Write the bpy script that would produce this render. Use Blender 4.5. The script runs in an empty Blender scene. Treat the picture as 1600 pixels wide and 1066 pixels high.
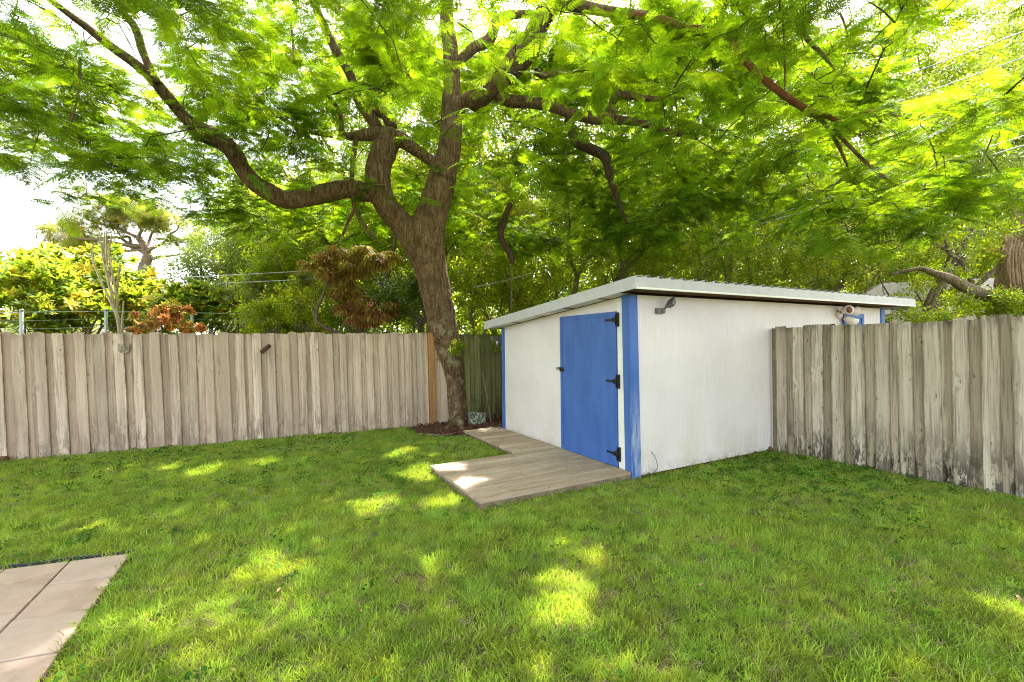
import bpy, math, random
import numpy as np
from mathutils import Vector, Matrix, Euler

R = math.radians
rnd = random.Random(7)
rng = np.random.default_rng(11)
S = bpy.context.scene
COL = S.collection

# ---------------------------------------------------------------- camera
CAM_H = 1.62
PITCH, ROLL = R(0.33), R(0.62)
fwd = Vector((0, math.cos(PITCH), math.sin(PITCH)))
rt0 = Vector((1, 0, 0)); up0 = rt0.cross(fwd)
rt = rt0 * math.cos(ROLL) - up0 * math.sin(ROLL)
up = rt.cross(fwd)
cam = bpy.data.cameras.new('camera'); cam.lens = 16; cam.sensor_width = 36
cam.clip_start = 0.05; cam.clip_end = 600
camo = bpy.data.objects.new('camera', cam); COL.objects.link(camo)
camo.matrix_world = Matrix.Translation((0, 0, CAM_H)) @ Matrix((rt, up, -fwd)).transposed().to_4x4()
S.camera = camo

# ---------------------------------------------------------------- daylight
SUN_EL, SUN_AZ = R(54), R(14)          # azimuth from +Y towards +X
SUN = Vector((math.sin(SUN_AZ) * math.cos(SUN_EL), math.cos(SUN_AZ) * math.cos(SUN_EL), math.sin(SUN_EL)))
W = bpy.data.worlds.new('World'); S.world = W; W.use_nodes = True
wn, wl = W.node_tree.nodes, W.node_tree.links
wn.clear()
sky = wn.new('ShaderNodeTexSky'); sky.sky_type = 'NISHITA'; sky.sun_disc = False
sky.sun_elevation = SUN_EL; sky.sun_rotation = SUN_AZ
sky.air_density = 0.8; sky.dust_density = 4.0; sky.ozone_density = 1.0
bgd = wn.new('ShaderNodeBackground'); bgd.inputs[1].default_value = 0.15
wo = wn.new('ShaderNodeOutputWorld')
hs = wn.new('ShaderNodeHueSaturation'); hs.inputs['Saturation'].default_value = .32      # milky tropical haze
wl.new(sky.outputs[0], hs.inputs['Color']); wl.new(hs.outputs[0], bgd.inputs[0]); wl.new(bgd.outputs[0], wo.inputs[0])
sun = bpy.data.lights.new('sun', 'SUN'); sun.energy = 3.0; sun.angle = R(0.53); sun.color = (1, .95, .86)
suno = bpy.data.objects.new('sun', sun); COL.objects.link(suno)
suno.rotation_euler = SUN.to_track_quat('Z', 'Y').to_euler(); suno.location = (2, 8, 14)
VS = S.view_settings
VS.view_transform = 'Standard'; VS.look = 'None'; VS.gamma = 1; VS.use_curve_mapping = False
VS.exposure = 3.08
S.cycles.max_bounces = 8; S.cycles.diffuse_bounces = 4; S.cycles.transmission_bounces = 5; S.cycles.glossy_bounces = 2
S.cycles.sample_clamp_indirect = 6
S.cycles.use_denoising = True; S.cycles.denoising_prefilter = 'NONE'; S.cycles.pixel_filter_type = 'BLACKMAN_HARRIS'; S.cycles.filter_width = 1.0


def ray(px, py):
    d = fwd * 711.0 + rt * (px - 800) + up * (533 - py)
    return d


def at(px, py, Y):                     # point seen at a pixel, Y metres ahead
    d = ray(px, py); return Vector((0, 0, CAM_H)) + d * (Y / d.y)


def gd(px, py, z=0.0):                 # point on a horizontal plane
    d = ray(px, py); return Vector((0, 0, CAM_H)) + d * ((z - CAM_H) / d.z)


def proj(P):                           # N x 3 array -> pixel coordinates and depth
    P = np.asarray(P, float) - np.array((0, 0, CAM_H))
    f = P @ np.array(fwd); f = np.where(np.abs(f) < 1e-6, 1e-6, f)
    return 800 + 711 * (P @ np.array(rt)) / f, 533 - 711 * (P @ np.array(up)) / f, f


# ---------------------------------------------------------------- object helpers
def tag(o, label=None, cat=None, group=None, kind=None):
    if label: o['label'] = label
    if cat: o['category'] = cat
    if group: o['group'] = group
    if kind: o['kind'] = kind
    return o


def empty(name, loc, label=None, cat=None, group=None):
    o = bpy.data.objects.new(name, None); COL.objects.link(o); o.location = loc
    o.empty_display_size = .2
    return tag(o, label, cat, group)


class MB:
    def __init__(s): s.v = []; s.f = []; s.sm = []
    def add(s, vs, fs, smooth=False):
        b = len(s.v); s.v += [tuple(v) for v in vs]
        s.f += [tuple(i + b for i in f) for f in fs]; s.sm += [smooth] * len(fs)
    def box(s, lo, hi, M=None):
        x0, y0, z0 = lo; x1, y1, z1 = hi
        vs = [Vector(p) for p in ((x0, y0, z0), (x1, y0, z0), (x1, y1, z0), (x0, y1, z0), (x0, y0, z1), (x1, y0, z1), (x1, y1, z1), (x0, y1, z1))]
        if M: vs = [M @ v for v in vs]
        s.add(vs, [(0, 3, 2, 1), (4, 5, 6, 7), (0, 1, 5, 4), (1, 2, 6, 5), (2, 3, 7, 6), (3, 0, 4, 7)])
    def prism(s, outline, depth, M=None):      # outline in XZ, extruded along Y
        n = len(outline)
        vs = [Vector((x, 0, z)) for x, z in outline] + [Vector((x, depth, z)) for x, z in outline]
        if M: vs = [M @ v for v in vs]
        s.add(vs, [tuple(range(n)), tuple(range(2 * n - 1, n - 1, -1))] + [(i, i + n, (i + 1) % n + n, (i + 1) % n) for i in range(n)])
    def tube(s, pts, rad, seg=8, res=3, rough=0.0, seed=0, flute=0.0):
        pts = [Vector(p) for p in pts]; n = len(pts)
        P, Q = [], []
        for i in range(n - 1):
            p0, p1, p2, p3 = pts[max(i - 1, 0)], pts[i], pts[i + 1], pts[min(i + 2, n - 1)]
            for k in range(res):
                t = k / res
                P.append(0.5 * ((2 * p1) + (p2 - p0) * t + (2 * p0 - 5 * p1 + 4 * p2 - p3) * t * t + (3 * p1 - p0 - 3 * p2 + p3) * t ** 3))
                Q.append(rad[i] * (1 - t) + rad[i + 1] * t)
        P.append(pts[-1]); Q.append(rad[-1])
        r = random.Random(seed); ph = [r.uniform(0, 6.28) for _ in range(4)]
        vs = []; side = None; m = len(P)
        for i in range(m):
            d = (P[min(i + 1, m - 1)] - P[max(i - 1, 0)]).normalized()
            if side is None:
                side = d.orthogonal().normalized()
            side = (side - d * side.dot(d)).normalized(); o = d.cross(side)
            for k in range(seg):
                a = 2 * math.pi * k / seg
                q = Q[i] * (1 + rough * r.uniform(-1, 1) + flute * (math.sin(3 * a + ph[0] + i * .1) * .6 + math.sin(5 * a + ph[1] - i * .13) * .4))
                vs.append(P[i] + (side * math.cos(a) + o * math.sin(a)) * q)
        fs = [(i * seg + k, i * seg + (k + 1) % seg, (i + 1) * seg + (k + 1) % seg, (i + 1) * seg + k) for i in range(m - 1) for k in range(seg)]
        fs += [tuple(range(seg - 1, -1, -1)), tuple(range((m - 1) * seg, m * seg))]
        s.add(vs, fs, True)
    def mesh(s, name, mat):
        me = bpy.data.meshes.new(name); me.from_pydata(s.v, [], s.f)
        me.polygons.foreach_set('use_smooth', s.sm)
        if mat: me.materials.append(mat)
        me.update(); return me
    def build(s, name, mat, parent=None, **kw):
        return link(name, s.mesh(name, mat), parent, **kw)


def link(name, me, parent=None, **kw):
    o = bpy.data.objects.new(name, me); COL.objects.link(o)
    if parent:
        o.parent = parent
        bpy_mat = Matrix.LocRotScale(parent.location, parent.rotation_euler, parent.scale) if parent.parent is None else None
        if bpy_mat is not None: o.matrix_parent_inverse = bpy_mat.inverted()
        elif parent.parent is not None:
            pp = parent.parent
            o.matrix_parent_inverse = (Matrix.LocRotScale(pp.location, pp.rotation_euler, pp.scale) @ parent.matrix_parent_inverse @ Matrix.LocRotScale(parent.location, parent.rotation_euler, parent.scale)).inverted()
    return tag(o, **kw)


# ---------------------------------------------------------------- node helpers
class NT:
    def __init__(s, name):
        s.m = bpy.data.materials.new(name); s.m.use_nodes = True
        s.t = s.m.node_tree; s.n = s.t.nodes; s.n.clear(); s.out = s.n.new('ShaderNodeOutputMaterial')
    def N(s, typ, **kw):
        n = s.n.new('ShaderNode' + typ)
        for k, v in kw.items(): setattr(n, k, v)
        return n
    def L(s, a, b): s.t.links.new(a, b)
    def set(s, sock, v):
        if hasattr(v, 'is_output') or isinstance(v, bpy.types.NodeSocket): s.L(v, sock)
        elif isinstance(v, (tuple, list)) and len(v) == 3 and sock.type == 'RGBA': sock.default_value = (*v, 1)
        else: sock.default_value = v
    def coord(s, which='Object', scale=(1, 1, 1), off=None):
        c = s.N('TexCoord').outputs[which]
        if off is not None:
            a = s.N('VectorMath', operation='ADD'); s.L(c, a.inputs[0]); s.set(a.inputs[1], off); c = a.outputs[0]
        m = s.N('VectorMath', operation='MULTIPLY'); s.L(c, m.inputs[0]); m.inputs[1].default_value = scale
        return m.outputs[0]
    def pos(s, scale=(1, 1, 1)):
        m = s.N('VectorMath', operation='MULTIPLY'); s.L(s.N('NewGeometry').outputs['Position'], m.inputs[0]); m.inputs[1].default_value = scale
        return m.outputs[0]
    def noise(s, vec, scale=5, detail=4, rough=.6, dist=0):
        n = s.N('TexNoise'); s.L(vec, n.inputs['Vector'])
        n.inputs['Scale'].default_value = scale; n.inputs['Detail'].default_value = detail
        n.inputs['Roughness'].default_value = rough; n.inputs['Distortion'].default_value = dist
        return n.outputs['Fac']
    def ramp(s, v, a, b, lo=0.0, hi=1.0):
        m = s.N('MapRange'); s.L(v, m.inputs[0]) if isinstance(v, bpy.types.NodeSocket) else None
        for i, x in zip((1, 2, 3, 4), (a, b, lo, hi)): m.inputs[i].default_value = x
        m.interpolation_type = 'SMOOTHSTEP'
        return m.outputs[0]
    def math(s, op, a, b=0.0):
        m = s.N('Math', operation=op); s.set(m.inputs[0], a); s.set(m.inputs[1], b); return m.outputs[0]
    def mix(s, f, a, b, mode='MIX'):
        m = s.N('Mix', data_type='RGBA', blend_type=mode)
        s.set(m.inputs[0], f); s.set(m.inputs[6], a); s.set(m.inputs[7], b); return m.outputs[2]
    def bump(s, h, strength=.3, dist=.01):
        b = s.N('Bump'); b.inputs['Strength'].default_value = strength; b.inputs['Distance'].default_value = dist
        s.L(h, b.inputs['Height']); return b.outputs[0]
    def rand(s): return s.N('ObjectInfo').outputs['Random']
    def sep(s, v):
        n = s.N('SeparateXYZ'); s.L(v, n.inputs[0]); return n.outputs
    def pbr(s, col, rough=.8, normal=None, metal=0, spec=.3):
        p = s.N('BsdfPrincipled'); s.set(p.inputs['Base Color'], col); s.set(p.inputs['Roughness'], rough)
        s.set(p.inputs['Metallic'], metal); p.inputs['Specular IOR Level'].default_value = spec
        if normal: s.L(normal, p.inputs['Normal'])
        s.L(p.outputs[0], s.out.inputs[0]); return s.m


def plain(name, col, rough=.7, metal=0, spec=.3, var=.12):
    t = NT(name); n = t.noise(t.pos(), 9, 5)
    c = t.mix(t.ramp(n, .3, .7), tuple(x * (1 - var) for x in col), tuple(min(1, x * (1 + var)) for x in col))
    return t.pbr(c, rough, t.bump(t.noise(t.pos(), 60, 3), .15, .004), metal, spec)


def leaf_mat(name, base, trans, var=(.6, 1.35), wt=.5, yellow=None, yf=.0, rough=.45, spec=.35):
    t = NT(name)
    r = t.rand()
    wn_ = t.noise(t.pos(), .9, 3)
    k = t.math('ADD', t.math('MULTIPLY', r, .55), t.math('MULTIPLY', wn_, .45))
    val = t.ramp(k, .2, .8, var[0], var[1])
    hue = t.ramp(t.noise(t.pos(), 2.3, 2), .3, .7, -.012, .016)
    def vary(c):
        h = t.N('HueSaturation'); t.set(h.inputs['Color'], c); t.L(t.math('ADD', hue, .5), h.inputs['Hue']); t.L(val, h.inputs['Value'])
        h.inputs['Saturation'].default_value = 1.0
        return h.outputs[0]
    b, c = vary(base), vary(trans)
    if yellow:
        m = t.ramp(t.math('FRACT', t.math('MULTIPLY', r, 17.3)), 1 - yf, 1 - yf + .02)
        b = t.mix(m, b, yellow); c = t.mix(m, c, yellow)
    p = t.N('BsdfPrincipled'); t.L(b, p.inputs['Base Color']); p.inputs['Roughness'].default_value = rough
    p.inputs['Specular IOR Level'].default_value = spec
    tr = t.N('BsdfTranslucent'); t.L(c, tr.inputs['Color'])
    ms = t.N('MixShader'); ms.inputs[0].default_value = wt
    t.L(p.outputs[0], ms.inputs[1]); t.L(tr.outputs[0], ms.inputs[2]); t.L(ms.outputs[0], t.out.inputs[0])
    return t.m


def board_mat(name, light, mid, dark, moss, moss_amt, black_amt, axis='Z', warm=None, tint=.45):
    """weathered sawn board: long grain, knots, stains; each board differs by its object random"""
    t = NT(name); r = t.rand()
    off = t.N('CombineXYZ'); t.L(t.math('MULTIPLY', r, 91.0), off.inputs[0]); t.L(t.math('MULTIPLY', r, 37.0), off.inputs[1]); t.L(t.math('MULTIPLY', r, 53.0), off.inputs[2])
    st = {'Z': (1, 1, .06), 'X': (.06, 1, 1)}[axis]
    raw = t.N('TexCoord').outputs['Object']
    a = t.N('VectorMath', operation='ADD'); t.L(raw, a.inputs[0]); t.L(off.outputs[0], a.inputs[1]); o = a.outputs[0]
    def sc(v, s):
        m = t.N('VectorMath', operation='MULTIPLY'); t.L(v, m.inputs[0]); m.inputs[1].default_value = s; return m.outputs[0]
    # knots bend the grain
    vo = t.N('TexVoronoi', voronoi_dimensions='2D'); so_ = t.sep(o); kv = t.N('CombineXYZ')
    t.L(t.math('MULTIPLY', so_[0], 7.5 if axis == 'Z' else 2.6), kv.inputs[0]); t.L(t.math('MULTIPLY', so_[2 if axis == 'Z' else 1], 5.0 if axis == 'Z' else 9), kv.inputs[1]); t.L(kv.outputs[0], vo.inputs['Vector']); vo.inputs['Scale'].default_value = 1.0
    kd = vo.outputs['Distance']; kc = t.sep(vo.outputs['Color'])[0]; kc = t.ramp(kc, .74, .80)
    knot = t.math('MULTIPLY', t.ramp(t.math('ADD', kd, t.math('MULTIPLY', t.noise(o, 30, 2), .06)), .055, .12, .85, 0), kc)
    halo = t.math('MULTIPLY', t.ramp(kd, .05, .42, 1, 0), kc)
    gv = t.N('VectorMath', operation='ADD'); t.L(sc(o, st), gv.inputs[0])
    hv = t.N('CombineXYZ'); t.L(t.math('MULTIPLY', halo, .035), hv.inputs[0]); t.L(t.math('MULTIPLY', halo, .02), hv.inputs[1]); t.L(hv.outputs[0], gv.inputs[1])
    grain = t.noise(gv.outputs[0], 55, 6, .65, .4)
    wide = t.noise(gv.outputs[0], 13, 3, .5, .8)
    blot = t.noise(o, 2.2, 5, .65)
    c = t.mix(t.ramp(wide, .32, .68), mid, light)
    c = t.mix(t.ramp(grain, .48, .72, 0, .65), c, dark)
    c = t.mix(t.ramp(blot, .5, .78, 0, .5), c, tuple(x * .62 for x in mid))
    c = t.mix(t.math('MULTIPLY', t.ramp(t.noise(sc(o, st), 7, 4, .7), .45, .7), t.math('MULTIPLY', t.ramp(blot, .35, .6), moss_amt)), c, moss)
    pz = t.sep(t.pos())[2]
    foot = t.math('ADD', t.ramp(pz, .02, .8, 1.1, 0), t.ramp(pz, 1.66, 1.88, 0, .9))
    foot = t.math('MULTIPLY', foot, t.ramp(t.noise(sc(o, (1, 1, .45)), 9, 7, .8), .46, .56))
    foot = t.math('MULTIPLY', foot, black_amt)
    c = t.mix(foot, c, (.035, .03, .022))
    c = t.mix(t.math('MULTIPLY', knot, .8), c, tuple(x * .3 for x in dark))
    hk = t.math('MULTIPLY', t.math('SUBTRACT', halo, knot), .35); hk = t.math('MAXIMUM', hk, 0.0)
    c = t.mix(hk, c, tuple(x * .8 for x in light)) if axis == 'Z' else c
    if axis == 'Z':      # patchy darkening along the board edges
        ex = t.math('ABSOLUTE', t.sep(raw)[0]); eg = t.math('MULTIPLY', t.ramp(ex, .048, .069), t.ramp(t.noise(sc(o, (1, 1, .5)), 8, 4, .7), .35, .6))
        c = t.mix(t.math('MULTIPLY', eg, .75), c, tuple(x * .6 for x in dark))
    streak = t.ramp(t.noise(sc(o, st), 26, 4, .75), .55, .64, 0, .6)
    c = t.mix(t.math('MULTIPLY', streak, min(1, black_amt + .2)), c, tuple(x * .35 for x in mid))
    c = t.mix(t.ramp(t.math('FRACT', t.math('MULTIPLY', r, 3.1)), 0, 1, 0, tint), c, tuple(x * .55 for x in mid))
    if warm: c = t.mix(t.ramp(t.math('FRACT', t.math('MULTIPLY', r, 7.7)), .3, 1, 0, .5), c, warm)
    h = t.math('SUBTRACT', t.math('MULTIPLY', grain, -1.0), t.math('MULTIPLY', knot, .5))
    return t.pbr(c, .88, t.bump(h, .55, .004), 0, .15)


def bark_mat(name, dark, light, lichen=None, la=.5, scale=1.0, zmax=2.6):
    t = NT(name); p = t.pos()
    n1 = t.noise(t.pos((1, 1, .18)), 26 * scale, 7, .75, .6); n2 = t.noise(p, 3.0, 4, .6); n3 = t.noise(p, 70 * scale, 4, .7)
    c = t.mix(t.ramp(n1, .35, .68), dark, light)
    c = t.mix(t.ramp(n2, .45, .75, 0, .5), c, tuple(x * .5 for x in dark))
    if lichen:
        m = t.math('MULTIPLY', t.ramp(t.noise(p, 5, 6, .75), .5, .58), la)
        m = t.math('MULTIPLY', m, t.ramp(t.sep(p)[2], zmax, zmax - 1.2, .15, 1))
        c = t.mix(m, c, lichen)
        m2 = t.ramp(t.noise(p, 26, 3, .6), .73, .76, 0, .6)
        c = t.mix(m2, c, (.5, .5, .44))
    h = t.math('ADD', n1, t.math('MULTIPLY', n3, .4))
    return t.pbr(c, .9, t.bump(h, .9, .02), 0, .12)


# ---------------------------------------------------------------- materials
M = {}
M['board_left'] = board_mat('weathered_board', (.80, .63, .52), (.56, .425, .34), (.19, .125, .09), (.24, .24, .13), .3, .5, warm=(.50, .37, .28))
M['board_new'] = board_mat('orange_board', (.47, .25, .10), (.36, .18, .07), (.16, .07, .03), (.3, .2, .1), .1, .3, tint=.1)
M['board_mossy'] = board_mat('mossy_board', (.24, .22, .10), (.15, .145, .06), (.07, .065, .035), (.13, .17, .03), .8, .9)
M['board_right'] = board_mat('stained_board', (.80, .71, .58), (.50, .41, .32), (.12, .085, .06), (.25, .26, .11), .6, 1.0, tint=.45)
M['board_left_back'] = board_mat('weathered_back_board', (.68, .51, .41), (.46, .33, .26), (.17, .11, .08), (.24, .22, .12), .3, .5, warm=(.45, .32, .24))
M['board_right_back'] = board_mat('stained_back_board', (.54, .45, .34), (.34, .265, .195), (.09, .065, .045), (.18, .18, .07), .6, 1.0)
M['deck'] = board_mat('deck_board', (.62, .49, .385), (.42, .31, .23), (.15, .10, .065), (.28, .2, .12), .3, 0, axis='X')
M['deck_edge'] = board_mat('deck_rim', (.30, .24, .15), (.2, .155, .1), (.09, .065, .04), (.15, .15, .07), .5, .15, axis='X')


def mat_siding():
    t = NT('white_siding'); p = t.pos(); z = t.sep(p)[2]
    c = t.mix(t.ramp(t.noise(p, 1.3, 5, .6), .3, .7), (.69, .63, .618), (.755, .70, .685))
    d = t.math('MULTIPLY', t.ramp(z, .1, 1.0, 1, 0), t.ramp(t.noise(t.pos((1, 1, .6)), 1.2, 4, .6), .48, .68))
    c = t.mix(t.math('MULTIPLY', d, .5), c, (.56, .51, .37))
    st = t.math('MULTIPLY', t.ramp(z, .0, .22, 1, 0), t.ramp(t.noise(p, 9, 5, .7), .4, .7))
    c = t.mix(t.math('MULTIPLY', st, .6), c, (.25, .21, .13))
    c = t.mix(t.ramp(t.noise(p, 14, 4, .7), .74, .78, 0, .5), c, (.35, .3, .25))
    c = t.mix(t.ramp(t.noise(t.pos((30, 30, .5)), 1, 3), .5, .8, 0, .08), c, (.6, .57, .5))
    return t.pbr(c, .55, t.bump(t.noise(t.pos((60, 60, 2)), 1, 3), .12, .003), 0, .3)


def mat_blue(name, fade=0.0):
    t = NT(name); p = t.pos(); z = t.sep(p)[2]
    c = t.mix(t.ramp(t.noise(t.pos((3, 3, .6)), 2.2, 5, .6), .3, .7), (.042, .112, .36), (.062, .15, .45))
    c = t.mix(t.ramp(t.noise(t.pos((30, 30, 1.2)), 1, 4), .55, .8, 0, .3), c, (.10, .19, .47))
    if fade:
        m = t.math('MULTIPLY', t.ramp(z, 1.25, .25, 0, 1), t.ramp(t.noise(t.pos((9, 9, 1.5)), 1.4, 4, .6), .36, .6))
        c = t.mix(t.math('MULTIPLY', m, fade), c, (.38, .46, .58))
    c = t.mix(t.ramp(t.noise(p, 24, 4, .7), .7, .74, 0, .5), c, (.15, .2, .33))
    return t.pbr(c, .5, t.bump(t.noise(t.pos((50, 50, 4)), 1, 4), .2, .003), 0, .35)


M['siding'] = mat_siding()
M['blue'] = mat_blue('blue_paint'); M['blue_faded'] = mat_blue('blue_paint_faded', .85)
M['fascia'] = plain('fascia_paint', (.50, .49, .52), .45, var=.06)
M['trim_white'] = plain('white_trim_paint', (.8, .78, .72), .5, var=.06)
M['soffit'] = board_mat('soffit_plank', (.22, .13, .08), (.15, .085, .05), (.06, .035, .02), (.1, .08, .05), .2, 0, axis='X')
M['tin'] = plain('galvanised_roof', (.55, .57, .57), .4, .6, .5)
M['black_iron'] = plain('black_iron', (.012, .012, .013), .5, .4, .5)
M['steel'] = plain('dull_steel', (.35, .35, .36), .4, .8, .5)
M['grey_lamp'] = plain('grey_lamp_shell', (.16, .155, .15), .5)
M['cream_lamp'] = plain('cream_lamp_shell', (.72, .62, .54), .5)
M['galv'] = plain('galvanised_post', (.33, .38, .36), .5, .5)
M['rust'] = plain('rusty_metal', (.10, .05, .035), .8)
M['cable'] = plain('grey_cable', (.11, .11, .115), .6)
M['wire'] = plain('overhead_wire', (.45, .45, .46), .5, .3)
M['brick'] = plain('brown_brick', (.20, .09, .05), .9, var=.4)
M['house_wall'] = plain('cream_house_wall', (.72, .66, .6), .8)
M['house_roof'] = plain('pale_house_roof', (.55, .5, .47), .8)
M['glass'] = plain('dark_window_glass', (.03, .045, .06), .12, spec=.6)
M['mulch_chip'] = plain('mulch_chip', (.11, .05, .032), .95, var=.45)
M['edging'] = plain('black_plastic_edging', (.03, .032, .038), .6)
M['bark'] = bark_mat('poinciana_bark', (.075, .04, .02), (.25, .165, .10), (.36, .34, .20), .55)
M['bark_red'] = bark_mat('reddish_bark', (.13, .05, .02), (.26, .11, .05))
M['bark_grey'] = bark_mat('grey_brown_bark', (.10, .075, .05), (.27, .21, .15), (.2, .22, .12), .4)
M['bark_pale'] = bark_mat('pale_stem_bark', (.42, .34, .24), (.66, .56, .42))
M['bark_dark'] = bark_mat('dark_branch_bark', (.045, .03, .02), (.11, .075, .045))
M['fig_bark'] = bark_mat('fig_bark', (.13, .085, .05), (.30, .215, .13))


def mat_concrete_block():
    t = NT('flaked_block'); n = t.noise(t.pos(), 26, 5, .7)
    c = t.mix(t.ramp(n, .5, .56), (.05, .07, .035), (.42, .42, .38)); return t.pbr(c, .9, t.bump(n, .6, .01))


M['block'] = mat_concrete_block()


def mat_lawn():
    t = NT('lawn_soil'); p = t.pos()
    c = t.mix(t.ramp(t.noise(p, 30, 6, .7), .35, .65), (.10, .095, .035), (.22, .20, .085))
    c = t.mix(t.ramp(t.noise(p, 1.4, 4), .4, .65, 0, .6), c, (.05, .085, .018))
    return t.pbr(c, .95, t.bump(t.noise(p, 45, 5), .8, .03), 0, .1)


def mat_mulch():
    t = NT('mulch_soil'); p = t.pos()
    c = t.mix(t.ramp(t.noise(p, 35, 6, .75), .35, .7), (.03, .014, .01), (.11, .05, .03))
    return t.pbr(c, .95, t.bump(t.noise(p, 45, 5), 1, .04), 0, .1)


def mat_paver():
    t = NT('paver_stone'); p = t.pos(); r = t.rand()
    c = t.mix(t.ramp(t.noise(p, 3.2, 6, .65), .3, .7), (.43, .29, .23), (.54, .39, .32))
    c = t.mix(t.ramp(t.noise(p, 11, 6, .75), .5, .72, 0, .55), c, (.36, .27, .22))
    c = t.mix(t.ramp(t.noise(p, 160, 3, .7), .55, .75, 0, .55), c, (.22, .17, .14))
    c = t.mix(t.ramp(t.noise(p, 1.1, 4, .6), .5, .75, 0, .5), c, (.47, .37, .20))
    c = t.mix(t.ramp(t.noise(p, 2.1, 6, .7), .52, .66, 0, .5), c, (.30, .21, .15))
    c = t.mix(t.ramp(r, 0, 1, 0, .5), c, (.56, .42, .36))
    return t.pbr(c, .8, t.bump(t.noise(p, 120, 4, .7), .3, .004), 0, .25)


M['lawn'] = mat_lawn(); M['mulch'] = mat_mulch(); M['paver'] = mat_paver()
M['paver_bed'] = plain('joint_sand', (.10, .075, .055), .95, var=.3)

G_ = leaf_mat
M['frond'] = G_('poinciana_leaf', (.060, .150, .016), (.27, .40, .006), var=(.42, 1.4), wt=.58, yellow=(.50, .36, .03), yf=.012, rough=.6, spec=.15)
M['ficus'] = G_('glossy_leaf', (.13, .195, .016), (.44, .54, .010), wt=.5, yellow=(.45, .40, .04), yf=.05, spec=.6, rough=.35)
M['ficus_dark'] = G_('dark_leaf', (.08, .14, .016), (.24, .34, .012), wt=.35, spec=.5)
M['lime'] = G_('lime_leaf', (.17, .235, .016), (.50, .58, .012), wt=.54, yellow=(.5, .45, .04), yf=.1)
M['plumeria'] = G_('plumeria_leaf', (.13, .20, .02), (.38, .46, .02), wt=.5, rough=.6, spec=.2, yellow=(.55, .45, .04), yf=.16)
M['blueish'] = G_('grey_green_leaf', (.13, .18, .04), (.30, .38, .035), wt=.4)
M['pine'] = G_('pine_needle', (.13, .17, .025), (.34, .38, .03), wt=.4, yellow=(.40, .30, .05), yf=.15)
M['brown_leaf'] = G_('browning_leaf', (.32, .13, .045), (.44, .16, .04), wt=.4, yellow=(.36, .34, .05), yf=.4)
M['yellowing'] = G_('yellowing_leaf', (.38, .29, .06), (.5, .38, .05), wt=.4, yellow=(.36, .17, .05), yf=.22)
M['croton'] = G_('croton_leaf', (.58, .27, .09), (.75, .34, .09), wt=.4, yellow=(.40, .36, .05), yf=.25)
M['grass'] = G_('grass_blade', (.28, .405, .065), (.50, .60, .035), var=(.55, 1.35), wt=.38, rough=.65, spec=.15)
M['straw'] = G_('straw_blade', (.46, .36, .23), (.36, .28, .15), wt=.3, rough=.8, spec=.1)
M['weed'] = G_('weed_leaf', (.07, .16, .02), (.14, .28, .02), wt=.35, rough=.8, spec=.08)
M['litter'] = G_('dry_leaf', (.30, .17, .08), (.3, .18, .06), wt=.2)

# ---------------------------------------------------------------- scatter templates (never linked to the scene)
def ribbon(mb, p0, d0, length, width, bend, n=3, upv=Vector((0, 0, 1)), tip=.05):
    """tapered leaf or blade that bends; d0 start direction, bend pulls it down"""
    p = Vector(p0); d = Vector(d0).normalized(); vs = []
    for i in range(n + 1):
        t = i / n
        side = d.cross(upv)
        if side.length < 1e-3: side = Vector((1, 0, 0))
        side.normalize()
        w = width * (math.sin(math.pi * min(.98, .12 + .86 * t)) ** .7) * .5 if tip < .5 else width * (1 - t * .85) * .5
        vs += [p + side * w, p - side * w]
        p = p + d * (length / n); d = (d + Vector((0, 0, -bend / n))).normalized()
    mb.add(vs, [(2 * i, 2 * i + 1, 2 * i + 3, 2 * i + 2) for i in range(n)])


def templ(prefix, makers, mats):
    c = bpy.data.collections.new(prefix)
    for i, mk in enumerate(makers):
        mb = MB(); mats_i = mats[i] if isinstance(mats, list) else mats
        mk(mb); me = mb.mesh(prefix + '_%02d' % i, mats_i)
        c.objects.link(bpy.data.objects.new(prefix + '_%02d' % i, me))
    return c


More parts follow.
